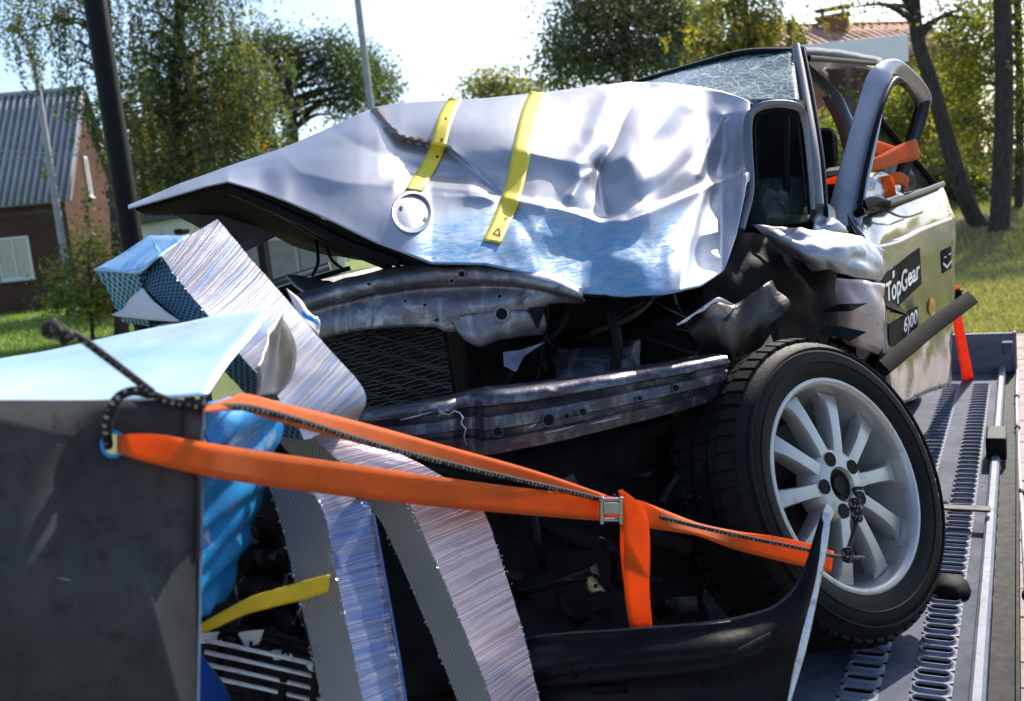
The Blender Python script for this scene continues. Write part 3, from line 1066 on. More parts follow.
bar('a_pillar', [(797, 52, 2.84, .022), (803, 90, 2.72, .03), (812, 150, 2.55, .034), (817, 212, 2.42, .036)], .03, .06, PAINT_DIM, car)
bar('pillar_seal', [(804, 54, 2.85, .012), (812, 95, 2.72, .014), (822, 160, 2.54, .014), (826, 214, 2.42, .012)], .012, .05, BLACK, car)
bar('window_seal', [(806, 58, 2.9), (845, 61, 3.2), (882, 64, 3.55)], .016, .03, BLACK, car)
# frame of the opening ahead of the pillar
bar('cowl_frame', [(741, 232, 2.26, .014), (750, 190, 2.32, .02), (748, 150, 2.34, .022), (748, 122, 2.36, .022), (756, 109, 2.36, .02), (775, 104, 2.37, .02), (797, 107, 2.38, .02), (804, 120, 2.39, .016), (809, 160, 2.40, .013), (813, 210, 2.40, .012)], .02, .03, PAINT_DIM, car)
bar('cowl_seal', [(757, 190, 2.33), (755, 150, 2.35), (755, 124, 2.37), (762, 114, 2.37), (778, 110, 2.38), (795, 113, 2.39), (799, 130, 2.39), (806, 200, 2.4)], .007, .02, BLACK, car)
bar('inner_post', [(786, 118, 2.55), (787, 222, 2.5)], .018, .03, BLACK, car)
# cabin: firewall, dashboard, seats
mb = MB()
rows = [[(560, 150, 2.75), (690, 130, 2.7), (775, 112, 2.66)], [(540, 260, 2.7), (690, 230, 2.66), (770, 175, 2.6)], [(520, 420, 2.6), (700, 400, 2.5), (790, 330, 2.45)]]
sheet(mb, rows, 4, 4, .02, 9)
mb.build('firewall', BLACK_MATT, car, solid=.01)
mb = MB()
sheet(mb, [[(738, 98, 2.62), (775, 98, 2.62), (806, 102, 2.62)], [(738, 150, 2.6), (775, 150, 2.62), (808, 150, 2.6)], [(736, 196, 2.58), (775, 196, 2.6), (812, 196, 2.58)]], 3, 3, .02, 9)
mb.build('dark_backing', BLACK_MATT, car, solid=.01)  # black sheet added behind the opening to make it dark
mb = MB()
mb.box((-1.0, 2.98, 1.62), (1.25, .30, .22))
mb.build('dashboard', BLACK_MATT, car, bevel=.05, smooth=False)
for x in (-.72, -1.38):
    mb = MB()
    mb.box((x, 3.45, 1.25), (.48, .5, .16))
    mb.box((x, 3.72, 1.58), (.46, .13, .6), np.array([[1, 0, 0], [0, .97, .24], [0, -.24, .97]]))
    mb.box((x, 3.80, 1.95), (.26, .09, .16))
    mb.build('seat', BLACK_MATT, car, bevel=.04, smooth=False)
sh = MB()
sheet(sh, [[(752, 180, 2.52), (804, 176, 2.52)], [(750, 228, 2.46), (808, 222, 2.46)]], 2, 2)
sh.build('broken_quarter_glass', GLASS_T, car, solid=.004)

# lower body shell (rear, far side, floor)
def panel(name, pts, mat, solid=.012, su=4, crumple=.0):
    G = np.array(pts, float)
    G = crom(G, su)
    G = np.swapaxes(crom(np.swapaxes(G, 0, 1), su), 0, 1)
    m, n = G.shape[:2]
    mb = MB().add(G.reshape(-1, 3), [(i * n + j, i * n + j + 1, (i + 1) * n + j + 1, (i + 1) * n + j) for i in range(m - 1) for j in range(n - 1)])
    return mb.build(name, mat, car, solid=solid)
panel('rear_quarter', [[(-.42, 3.75, 1.05), (-.40, 4.1, 1.30), (-.40, 4.5, 1.30), (-.44, 4.93, 1.10)], [(-.37, 3.75, 1.38), (-.36, 4.1, 1.42), (-.36, 4.5, 1.42), (-.42, 4.95, 1.40)], [(-.41, 3.75, 1.62), (-.40, 4.1, 1.66), (-.41, 4.5, 1.68), (-.48, 4.95, 1.68)]], PAINT)
panel('right_side', [[(-1.78, y, 1.05) for y in (2.2, 3.2, 4.1, 4.93)], [(-1.83, y, 1.4) for y in (2.1, 3.2, 4.1, 4.95)], [(-1.79, y, 1.68) for y in (2.3, 3.2, 4.1, 4.95)]], PAINT)
panel('tail_panel', [[(-.44, 4.93, 1.1), (-1.1, 4.99, 1.08), (-1.78, 4.93, 1.1)], [(-.42, 4.95, 1.4), (-1.1, 5.03, 1.4), (-1.82, 4.95, 1.4)], [(-.48, 4.93, 1.68), (-1.1, 5.0, 1.7), (-1.78, 4.93, 1.68)]], PAINT)
panel('boot_lid', [[(-.48, 4.95, 1.68), (-1.1, 5.0, 1.71), (-1.78, 4.95, 1.68)], [(-.48, 4.6, 1.72), (-1.1, 4.6, 1.75), (-1.78, 4.6, 1.72)], [(-.5, 4.35, 1.74), (-1.1, 4.35, 1.77), (-1.76, 4.35, 1.74)]], PAINT)
MB().box((-1.08, 3.5, 1.06), (1.36, 2.7, .05)).build('floor_pan', BLACK_MATT, car, smooth=False)
bar('far_pillar', [(806, 70, 3.55), (833, 95, 3.5), (846, 120, 3.45), (862, 152, 3.4)], .045, .05, PAINT, car)
bar('far_pillar', [(700, 80, 4.3), (690, 140, 4.0)], .05, .05, PAINT, car)
mb = MB()
sheet(mb, [[(813, 63, 3.75), (845, 64, 3.8), (884, 68, 3.8)], [(828, 84, 3.9), (850, 92, 3.9), (876, 92, 3.9)], [(858, 135, 4.05), (862, 135, 4.05), (868, 132, 4.05)]], 4, 4)
mb.build('rear_window', GLASS_T, car, solid=.004)
mb = MB()
ribbon(mb, [(826, 96, 3.0, 4, 70), (840, 125, 2.98, 4, 70), (850, 160, 2.95, 4, 80)])
mb.build('seat_belt', plain('belt_red', (.10, .016, .01), .7), car, solid=.002)

# the bent front door
mb = MB()
rows = [
    [(846, 216, 2.62), (862, 219, 2.66), (885, 209, 2.86), (912, 199, 3.12), (941, 187, 3.44)],
    [(858, 236, 2.56), (872, 236, 2.63), (893, 226, 2.84), (918, 214, 3.11), (947, 205, 3.44)],
    [(868, 262, 2.52), (878, 264, 2.61), (898, 254, 2.83), (923, 240, 3.11), (952, 228, 3.44)],
    [(876, 290, 2.50), (882, 296, 2.60), (902, 290, 2.83), (926, 276, 3.12), (952, 268, 3.46)],
    [(880, 325, 2.50), (886, 340, 2.60), (905, 335, 2.83), (928, 322, 3.12), (951, 312, 3.46)],
    [(884, 365, 2.50), (892, 378, 2.60), (908, 368, 2.83), (929, 358, 3.12), (950, 348, 3.46)],
    [(890, 402, 2.54), (898, 404, 2.66), (914, 398, 2.88), (931, 391, 3.15), (948, 386, 3.46)],
]
sheet(mb, rows, 6, 6, .007, 8)
door = mb.build('door', PAINT_DOOR, car, solid=.018, angle=180)
door['label'] = 'bent left front door with black stickers'
bar('window_frame', [(843, 228, 2.62, .092), (850, 192, 2.66, .088), (861, 145, 2.74, .082), (871, 104, 2.82, .074), (878, 80, 2.86, .066), (885, 70, 2.89, .05), (896, 68, 2.95, .046), (908, 77, 3.04, .048), (919, 89, 3.12, .046), (925, 99, 3.15, .040), (926, 106, 3.16, .030)], .07, .03, PAINT_MATT, door)
bar('frame_leg', [(925, 100, 3.16, .036), (920, 120, 3.18, .040), (910, 150, 3.2, .042), (900, 180, 3.22, .045), (893, 206, 3.2, .05)], .04, .05, plain('dark_blue_trim', (.018, .022, .05), .3, .2, .2, 8), door)
bar('frame_seal', [(859, 211, 2.60), (866, 170, 2.66), (878, 120, 2.74), (889, 90, 2.82), (896, 82, 2.87), (905, 86, 2.95), (916, 102, 3.05), (912, 125, 3.1), (902, 158, 3.12), (893, 195, 3.1)], .013, .05, BLACK, door)
bar('belt_moulding', [(859, 213, 2.60), (885, 205, 2.80), (912, 196, 3.06), (941, 185, 3.40)], .02, .03, BLACK, door)
# crushed inner trim behind the glass opening
mb = MB()
sheet(mb, [[(862, 176, 2.85), (880, 172, 2.95), (897, 178, 3.1)], [(860, 198, 2.8), (880, 192, 2.92), (900, 190, 3.1)], [(860, 212, 2.76), (882, 206, 2.9), (905, 198, 3.12)]], 5, 5, .02, 18)
mb.build('inner_trim', PAINT, door, solid=.004)
bar('quarter_frame', [(880, 120, 3.3), (905, 150, 3.4), (938, 188, 3.5)], .022, .03, BLACK, door)
mb = MB()
sheet(mb, [[(878, 122, 3.32), (900, 140, 3.38)], [(872, 200, 3.3), (936, 188, 3.5)]], 3, 3)
mb.build('quarter_glass', GLASS_T, door, solid=.004)
bar('quarter_frame', [(868, 204, 3.3), (905, 197, 3.42), (940, 187, 3.52)], .03, .03, BLACK, door)
bar('mirror_arm', [(860, 207, 2.62), (872, 203, 2.66), (884, 205, 2.7)], .035, .04, BLACK, door)
MB().tube(crom([WV(p) for p in [(880, 203, 2.7), (890, 212, 2.72), (905, 217, 2.85), (922, 212, 3.0)]], 6), .004, 6).build('mirror_cable', BLACK, door)
bar('door_crease', [(866, 250, 2.505), (896, 243, 2.78), (922, 230, 3.07), (951, 219, 3.42)], .012, .012, PAINT, door)

from mathutils.bvhtree import BVHTree
DOOR_BVH = BVHTree.FromPolygons([v.co + WLOC[door.name] for v in door.data.vertices], [tuple(p.vertices) for p in door.data.polygons])

def door_pt(px, py, lift=.022):
    """a point just off the door skin"""
    v = Vector(AX @ np.array([(px - CX) / F, (CY - py) / F, 1.0]))
    v.normalize()
    hit, nrm, _, _ = DOOR_BVH.ray_cast(Vector(CAM), v)
    if hit is None:
        hit, nrm, _, _ = DOOR_BVH.find_nearest(Vector(W(px, py, 2.9)))
    if nrm.dot(v) > 0:
        nrm = -nrm
    return np.array(hit + nrm * (.009 + (lift - .018) * .6))

def decal(name, quad, mat, parent, nu=5, nv=3):
    """quad: four photo corners, top-left first, clockwise"""
    q = np.array(quad, float)
    vs = []
    for j in range(nv + 1):
        for i in range(nu + 1):
            a, b = i / nu, j / nv
            p = (q[0] * (1 - a) + q[1] * a) * (1 - b) + (q[3] * (1 - a) + q[2] * a) * b
            vs.append(door_pt(p[0], p[1]))
    n = nu + 1
    return MB().add(vs, [(j * n + i, j * n + i + 1, (j + 1) * n + i + 1, (j + 1) * n + i) for j in range(nv) for i in range(nu)]).build(name, mat, parent)

def lettering(txt, quad, mat, parent, name='lettering', bold=.02):
    cu = bpy.data.curves.new('txt', 'FONT')
    cu.body = txt
    cu.size = 1
    cu.offset = bold
    cu.space_character = 1.0
    to = bpy.data.objects.new('txt', cu)
    COL.objects.link(to)
    dg = bpy.context.evaluated_depsgraph_get()
    me = bpy.data.meshes.new_from_object(to.evaluated_get(dg))
    bpy.data.objects.remove(to)
    V = np.array([v.co[:] for v in me.vertices])
    fs = [tuple(p.vertices) for p in me.polygons]
    bpy.data.meshes.remove(me)
    x0, x1, y0, y1 = V[:, 0].min(), V[:, 0].max(), V[:, 1].min(), V[:, 1].max()
    q = np.array(quad, float)
    vs = []
    for v in V:
        a, b = (v[0] - x0) / (x1 - x0), 1 - (v[1] - y0) / (y1 - y0)
        p = (q[0] * (1 - a) + q[1] * a) * (1 - b) + (q[3] * (1 - a) + q[2] * a) * b
        vs.append(door_pt(p[0], p[1], .026))
    return MB().add(vs, fs).build(name, mat, parent, smooth=False)

s1 = decal('sticker', [(879, 277), (916, 248), (918, 284), (880, 320)], INK_GREY, car)
s1['label'] = 'black sticker lettered TopGear'
lettering('TopGear', [(880.5, 284), (915, 259), (915.5, 284), (881.5, 314)], WHITE_INK, s1)
MB().add([door_pt(x, y, .026) for x, y in [(887.5, 272), (889.5, 270.5), (889.5, 277), (887.5, 279)]], [(0, 1, 2, 3)]).build('small_mark', WHITE_INK, s1)
s2 = decal('sticker', [(884, 326), (914, 306), (914.5, 331), (886, 349)], INK_GREY, car)
s2['label'] = 'black sticker numbered 6)00'
lettering('6)00', [(899, 319), (913, 309), (912.5, 327), (899, 338)], WHITE_INK, s2)
s3 = decal('sticker', [(938, 252), (948, 246), (948, 268), (939, 274)], INK_GREY, car)
wing = MB()
for (q) in ([(939, 262), (943, 266), (943, 269), (939, 265)], [(943, 266), (947.5, 259), (947.5, 262), (943, 269)]):
    wing.add([door_pt(x, y, .026) for x, y in q], [(0, 1, 2, 3)])
wing.add([door_pt(x, y, .026) for x, y in [(940, 257), (947, 252.5), (947, 254), (940, 258.5)]], [(0, 1, 2, 3)])
wing.build('wing_mark', WHITE_INK, s3)
mb = MB()
for (cx_, cy_, rx, ry) in ((928, 307, 3.6, 8.5),):
    mb.add([door_pt(cx_ + rx * math.cos(k * .3927), cy_ + ry * math.sin(k * .3927), .024) for k in range(16)] + [door_pt(cx_, cy_, .036)], [(k, (k + 1) % 16, 16) for k in range(16)])
mb.build('side_marker', AMBER, car)
bar('side_moulding', [(882, 368, 2.44, .045), (905, 349, 2.6, .047), (930, 328, 2.82, .05), (952, 312, 3.0, .05), (971, 298, 3.2, .052)], .05, .018, plain('rubbing_strip', (.012, .011, .010), .8, 0, .3, 14, spec=.05), car)

# torn fender skin hanging at the door hinge
mb = MB()
rows = [
    [(752, 224, 2.36), (778, 226, 2.32), (805, 230, 2.30), (838, 232, 2.32), (862, 236, 2.36), (883, 250, 2.40)],
    [(765, 236, 2.33), (785, 240, 2.27), (810, 243, 2.24), (840, 247, 2.25), (864, 250, 2.30), (885, 260, 2.37)],
    [(782, 250, 2.32), (797, 254, 2.25), (815, 256, 2.22), (842, 262, 2.22), (866, 266, 2.28), (885, 271, 2.36)],
    [(806, 262, 2.34), (812, 268, 2.28), (822, 269, 2.24), (845, 275, 2.24), (868, 279, 2.29), (884, 280, 2.36)],
]
sheet(mb, rows, 7, 7, .014, 13, 4)
mb.build('fender', PAINT_MATT, car, solid=.003, angle=180)
mb = MB()
rows = [[(822, 205, 2.44), (836, 215, 2.45), (848, 232, 2.48)], [(815, 218, 2.40), (832, 226, 2.41), (846, 238, 2.44)], [(812, 232, 2.38), (830, 236, 2.38), (845, 244, 2.42)]]
sheet(mb, rows, 5, 5, .02, 15, 2)
mb.build('hinge_skin', PAINT, car, solid=.003, angle=180)
# pale sill panel ahead of the door
mb = MB()
rows = [[(832, 279, 2.48), (850, 279, 2.46), (872, 282, 2.48), (884, 284, 2.52)],
        [(828, 305, 2.46), (850, 306, 2.43), (870, 308, 2.45), (884, 310, 2.5)],
        [(832, 328, 2.48), (852, 330, 2.45), (872, 336, 2.47), (886, 340, 2.5)],
        [(846, 345, 2.50), (860, 348, 2.48), (876, 354, 2.5), (888, 358, 2.52)]]
sheet(mb, rows, 6, 6, .008, 11, 3)
mb.build('sill_panel', SILL_WARM_LIT, car, solid=.004, angle=180)
mb = MB()
extrude_poly(mb, [WV(p) for p in [(818, 309, 2.36), (840, 304, 2.37), (868, 303, 2.38), (852, 311, 2.36), (820, 312, 2.36)]], FWD * .01)
extrude_poly(mb, [WV(p) for p in [(812, 328, 2.36), (840, 326, 2.37), (867, 332, 2.38), (850, 341, 2.36), (826, 334, 2.36)]], FWD * .01)
mb.build('liner_shred', BLACK, car, smooth=False)
# inner wheel housing and torn sheet metal over the wheel
mb = MB()
rows = [[(735, 235, 2.30), (760, 232, 2.34), (800, 255, 2.38), (835, 275, 2.42)],
        [(700, 290, 2.18), (745, 285, 2.22), (800, 300, 2.30), (835, 320, 2.40)],
        [(690, 340, 2.15), (740, 330, 2.2), (790, 335, 2.28), (830, 345, 2.38)],
        [(690, 420, 2.15), (740, 420, 2.2), (790, 420, 2.28), (830, 420, 2.38)]]
sheet(mb, rows, 6, 6, .03, 9, 6)
mb.build('wheel_housing', BLACK_MATT, car, solid=.006)
mb = MB()
rows = [[(682, 322, 2.02), (700, 306, 2.02), (718, 299, 2.04), (736, 303, 2.08), (772, 280, 2.14)],
        [(692, 336, 2.0), (706, 322, 1.98), (724, 318, 2.0), (744, 326, 2.05), (790, 305, 2.12)],
        [(705, 350, 2.02), (716, 344, 1.99), (730, 345, 2.0), (744, 342, 2.05), (770, 325, 2.1)],
        [(715, 358, 2.05), (726, 362, 2.03), (736, 364, 2.03), (741, 352, 2.06), (750, 342, 2.1)]]
sheet(mb, rows, 6, 6, .022, 13, 8, folds=1.2)
mb.build('torn_bracket', DARK_METAL, car, solid=.003, angle=50)
bar('bracket_lip', [(677, 325, 1.99, .004), (686, 320, 1.985, .007), (694, 314, 1.985, .004), (703, 309, 1.985, .009), (712, 302, 1.985, .006), (720, 300, 1.995, .010), (733, 305, 2.02, .003)], .006, .004, CHROME, car, 3)

# radiator support panel: arched pressing with bracket end
mb = MB()
rows = [
    [(292, 296, 2.12), (330, 284, 2.08), (375, 272, 2.03), (425, 263, 1.98), (470, 260, 1.96), (515, 264, 1.95), (550, 274, 1.95), (582, 288, 1.96)],
    [(292, 302, 2.08), (330, 291, 2.04), (375, 280, 1.99), (425, 271, 1.95), (470, 268, 1.93), (515, 272, 1.92), (550, 281, 1.92), (582, 293, 1.94)],
    [(292, 312, 2.08), (332, 300, 2.04), (377, 290, 1.99), (427, 283, 1.95), (472, 281, 1.93), (516, 283, 1.92), (550, 289, 1.92), (583, 298, 1.94)],
    [(294, 316, 2.11), (334, 305, 2.07), (378, 295, 2.02), (428, 288, 1.98), (473, 286, 1.96), (517, 287, 1.95), (550, 292, 1.95), (583, 303, 1.96)],
    [(300, 330, 2.10), (337, 319, 2.06), (380, 310, 2.01), (430, 305, 1.97), (460, 305, 1.95), (500, 304, 1.94), (530, 303, 1.95), (548, 304, 1.96)],
    [(306, 344, 2.10), (340, 334, 2.06), (382, 328, 2.01), (432, 327, 1.97), (452, 332, 1.955), (496, 322, 1.95), (526, 320, 1.955), (542, 318, 1.96)],
]
sheet(mb, rows, 5, 6, .004, 16, 5)
rs = mb.build('radiator_support', SUPPORT, car, solid=.004, angle=60)
mb = MB()
rows = [[(448, 318, 1.955), (480, 312, 1.945), (520, 310, 1.945), (544, 312, 1.955)], [(458, 332, 1.95), (484, 330, 1.94), (515, 326, 1.945), (546, 326, 1.955)], [(470, 343, 1.95), (482, 347, 1.945), (500, 340, 1.95), (543, 334, 1.96)]]
sheet(mb, rows, 5, 5, .004, 20)
mb.build('support_bracket', SUPPORT, rs, solid=.004)
def disc(name, px, py, d, r1, r2, mat, parent, h=.004, n=20, mat2=None):
    """raised ring with a dark middle, facing the camera side"""
    c = W(px, py, d)
    ax = (CAM - c) / np.linalg.norm(CAM - c)
    ax = ax * .8 + np.array([0, -.5, .1])
    ax /= np.linalg.norm(ax)
    e1 = np.cross(ax, [0, 0, 1.0])
    e1 /= np.linalg.norm(e1)
    mb = MB().lathe([(r2, -.004), (r2, h), (r1, h), (r1 * .9, -.002)], c, ax, e1, n)
    mb.lathe([(r1 * .92, 0), (.0001, 0)], c, ax, e1, n, mi=1)
    return mb.build(name, [mat, mat2 or INK_AND_HOLE_BLACK], parent, angle=35)
for (x, y, r) in ((502, 314, .017), (452, 281, .006), (425, 305, .004), (437, 320, .005), (369, 284, .004), (405, 301, .004), (500, 296, .006), (462, 274, .009), (338, 300, .003)):
    disc('bolt_hole', x, y, 1.915 if x > 415 else 1.96, r * .7, r, SUPPORT, rs)
mb = MB()
extrude_poly(mb, [WV(p) for p in [(528, 308, 1.94), (546, 306, 1.945), (538, 330, 1.945)]], FWD * .004)
mb.build('cutout', INK_AND_HOLE_BLACK, rs, smooth=False)
mb = MB()
extrude_poly(mb, [WV(p) for p in [(503, 352, 1.90), (520, 350, 1.9), (545, 342, 1.9), (524, 356, 1.89), (516, 372, 1.88), (504, 366, 1.89)]], FWD * .004)
mb.build('bent_tab', SUPPORT, car, smooth=False)
for pts, r in (([(548, 300, 1.97), (545, 340, 1.98), (538, 380, 2.0), (530, 410, 2.0)], .004), ([(600, 296, 2.05), (612, 320, 2.03), (617, 345, 2.02), (615, 372, 2.02)], .012),
               ([(560, 356, 1.95), (566, 364, 1.94), (560, 366, 1.94), (552, 358, 1.95)], .005), ([(630, 332, 2.1), (670, 346, 2.05), (700, 356, 2.02)], .008),
               ([(575, 290, 2.1), (560, 330, 2.1), (520, 360, 2.1), (500, 400, 2.1)], .014)):
    MB().tube(crom([WV(p) for p in pts], 6), r, 8).build('hose', BLACK, car)

rng = np.random.default_rng(31)
for k in range(6):
    x, y = rng.uniform(488, 562), rng.uniform(338, 392)
    d0 = 1.93 + rng.uniform(-.02, .05)
    P = [(x + rng.uniform(-14, 14), y + rng.uniform(-12, 12), d0 + rng.uniform(-.02, .02)) for _ in range(3 + k % 2)]
    if k % 2:
        P = [P[0], P[1], (P[2][0], P[2][1] + 6, P[2][2])]
    mb = MB()
    extrude_poly(mb, [WV(p) for p in P[:3]], FWD * .003)
    mb.build('torn_tab', [SUPPORT, DARK_METAL, BLACK][k % 3], car, smooth=False)
for k in range(9):
    x, y = rng.uniform(520, 690), rng.uniform(300, 350)
    d0 = 2.06 + rng.uniform(-.03, .06)
    a_ = rng.uniform(.2, 2.6)
    l_ = rng.uniform(16, 44)
    pts = [(x - math.cos(a_) * l_, y - math.sin(a_) * l_ * .6, d0), (x + rng.normal() * 7, y + rng.normal() * 7, d0 - .02), (x + math.cos(a_) * l_, y + math.sin(a_) * l_ * .6, d0 + .02)]
    MB().tube(crom([WV(p) for p in pts], 6), rng.uniform(.0025, .008), 7).build('wire_loom', [BLACK, DARK_METAL, STEEL_BLUE][k % 3], car)
for k in range(3):
    x, y = rng.uniform(700, 770), rng.uniform(290, 350)
    P = [(x + rng.uniform(-15, 15), y + rng.uniform(-14, 14), 2.0 + rng.uniform(-.03, .05)) for _ in range(3)]
    mb = MB()
    extrude_poly(mb, [WV(p) for p in P], FWD * .003)
    mb.build('torn_tab', [DARK_METAL, BLACK, SUPPORT][k % 3], car, smooth=False)
mb = MB()
sheet(mb, [[(556, 350, 2.06), (600, 346, 2.08), (640, 340, 2.1)], [(556, 372, 2.02), (600, 368, 2.04), (640, 362, 2.06)], [(556, 400, 2.0), (600, 396, 2.02), (640, 390, 2.04)]], 3, 3, .012, 14)
mb.build('fan_shroud', STEEL_BLUE, car, solid=.004)
# radiator: core with fins
rc, ru = W(392, 368, 2.14), None
ax = np.array([[.95, .03, .06], [-.03, .96, 0], [-.06, 0, 1.0]])
ax = np.array([a / np.linalg.norm(a) for a in ax])
mb = MB().box(rc, (.34, .05, .26), ax)
rad = mb.build('radiator', BLACK_MATT, car, smooth=False)
mb = MB()
for k in range(34):
    z = -.12 + k * .0073
    c = rc + ax[2] * z - ax[1] * .0275
    pts = [c + ax[0] * x + ax[2] * (.003 * math.sin(x * 60 + k * 1.3) + .002 * random.uniform(-1, 1)) + ax[1] * random.uniform(-.003, .002) for x in np.linspace(-.165, .165, 36)]
    mb.tube(pts, .0016, 4)
tag(mb.build('cooling_fins', plain('fin_aluminium', (.15, .145, .145), .45, .7, .4, 20), rad), kind='stuff')
MB().box(rc + ax[0] * .19, (.04, .06, .30), ax).build('radiator_tank', BLACK, rad, smooth=False, bevel=.008)

# bumper beam
mb = MB()
def beam_ring(px, y0, y1, d, squash=1):
    a, b = W(px, y0, d), W(px, y1, d)
    prof = [(0, .10), (.06, .01), (.16, 0), (.24, .0), (.27, .014), (.36, .016), (.40, 0), (.58, -.002), (.61, .014), (.70, .016), (.73, .002), (.93, .006), (1, .10)]
    return [a + (b - a) * s + FWD * (z * squash) for s, z in prof]
bd = [(352, 412, 452, 1.72), (385, 408, 456, 1.72), (420, 402, 458, 1.72), (448, 397, 456, 1.725), (462, 393, 455, 1.75), (474, 390, 457, 1.76), (490, 388, 460, 1.735), (530, 384, 452, 1.75), (580, 377, 441, 1.78), (630, 369, 428, 1.82), (680, 361, 415, 1.87), (712, 355, 405, 1.90), (728, 353, 398, 1.92)]
BR = [beam_ring(*b) for b in bd]
BRA = crom(np.array(BR), 6)
for i in range(len(BRA)):
    for j in range(BRA.shape[1]):
        p = Vector(BRA[i, j])
        BRA[i, j] += FWD * (.009 * noise.noise(p * 11) + .005 * noise.noise(p * 30))
mb.rings([list(r) for r in BRA], caps=True)
beam = mb.build('bumper_beam', STEEL_BLUE, car, weld=.0004, angle=55)
for (x, y, d, r) in ((567, 416, 1.76, .006), (583, 412, 1.77, .008), (549, 420, 1.755, .013), (498, 432, 1.73, .010), (676, 388, 1.86, .008), (690, 393, 1.87, .004), (640, 398, 1.825, .005)):
    disc('beam_hole', x, y, d - .006, r * .8, r, STEEL_BLUE, beam, h=.002)
mb = MB()
mb.tube([WV(p) for p in [(437, 417, 1.715), (442, 413, 1.71), (449, 415, 1.712), (454, 411, 1.715), (460, 413, 1.72), (463, 418, 1.72), (461, 423, 1.72), (466, 429, 1.72), (464, 437, 1.722), (467, 446, 1.725)]], [.0004, .0012, .0007, .0018, .0012, .002, .0008, .0016, .0008, .0004], 6)
mb.build('torn_edge', CHROME, beam)
mb = MB()
for (x0, y0, x1, y1, d) in ((545, 433, 575, 426, 1.75), (590, 424, 620, 417, 1.78), (400, 420, 432, 412, 1.71), (528, 428, 536, 424, 1.74)):
    mb = MB().tube([W(x0, y0, d), W((x0 + x1) / 2, (y0 + y1) / 2 + .4, d - .003), W(x1, y1, d)], [.0006, .0016, .0006], 5)
    mb.build('scrape', CHROME, beam)
# cross rail below the beam and engine mass
mb = MB()
mb.box((-1.05, 2.35, 1.35), (.62, .5, .36))
mb.box((-1.05, 2.28, 1.58), (.34, .52, .14))
mb.build('engine_block', BLACK_MATT, car, smooth=False, bevel=.03)
for (z, y, n) in ((1.08, 2.0, 1), (1.2, 2.1, 1)):
    MB().tube([(-1.7, y, z), (-1.05, y - .05, z), (-.55, y + .05, z)], .03, 8).build('cross_rail', BLACK_MATT, car)
mb = MB()
for k in range(9):
    x0, y0 = 560 + 9 * k, 640 - 11 * k
    c = W(x0 - 30, y0 - 20, 1.95 + .02 * k)
    mb.box(c, (.03, .02, .012))
mb.build('oil_cooler', DARK_METAL, car, smooth=False)
panel('inner_fender', [[(-1.72, 1.75, 1.1), (-1.70, 2.1, 1.05), (-1.68, 2.5, 1.05)], [(-1.72, 1.75, 1.4), (-1.66, 2.1, 1.42), (-1.64, 2.5, 1.45)], [(-1.72, 1.78, 1.68), (-1.66, 2.1, 1.7), (-1.64, 2.5, 1.72)]], DARK_METAL, .006)
mb = MB()
sheet(mb, [[(300, 430, 2.0), (450, 455, 1.95), (600, 440, 1.98), (720, 400, 2.1)], [(300, 520, 1.85), (450, 530, 1.85), (600, 520, 1.9), (700, 480, 2.05)], [(280, 620, 1.65), (450, 610, 1.68), (600, 600, 1.74), (700, 570, 1.9)], [(270, 720, 1.5), (450, 690, 1.55), (600, 665, 1.62), (720, 650, 1.72)]], 6, 6, .03, 9)
mb.build('dark_undersheet', BLACK_MATT, car, solid=.008)  # black sheet added to keep the space under the beam dark
rng = np.random.default_rng(12)
for k in range(16):
    x, y = rng.uniform(430, 690), rng.uniform(470, 620)
    d0 = 1.86 - (y - 470) * .0012
    a_ = rng.uniform(0, math.pi)
    l_ = rng.uniform(18, 60)
    pts = [(x - math.cos(a_) * l_, y - math.sin(a_) * l_ * .6, d0), (x + rng.normal() * 8, y + rng.normal() * 8, d0 - .03), (x + math.cos(a_) * l_, y + math.sin(a_) * l_ * .6, d0 + .02)]
    if k % 3 == 0:
        bar('bent_strut', pts, rng.uniform(.012, .03), .01, BLACK, car)
    else:
        MB().tube(crom([WV(p) for p in pts], 5), rng.uniform(.004, .011), 7).build('loose_hose', BLACK, car)
for k in range(10):
    x, y = rng.uniform(440, 680), rng.uniform(480, 630)
    d0 = 1.84 - (y - 470) * .0012
    P = [(x + rng.uniform(-16, 16), y + rng.uniform(-14, 14), d0 + rng.uniform(-.02, .02)) for _ in range(3)]
    mb = MB()
    extrude_poly(mb, [WV(p) for p in P], FWD * .004)
    mb.build('broken_shard', [BLACK, DARK_METAL, BLACK][k % 3], car, smooth=False)
mb = MB()
for k in range(26):
    x0 = 560 + k * 6.2 + rng.normal() * 3
    c = W(x0, 610 - (k * 5.2) + rng.normal() * 4, 1.70 + .006 * k)
    mb.box(c, (.006, .006, .003), None)
tag(mb.build('metal_flecks', DARK_METAL, car, smooth=False), kind='stuff')
for x in (470, 560, 640):
    bar('suspension_arm', [(x - 30, 500, 1.9), (x, 530, 1.84), (x + 50, 548, 1.84)], .03, .02, BLACK_MATT, car)
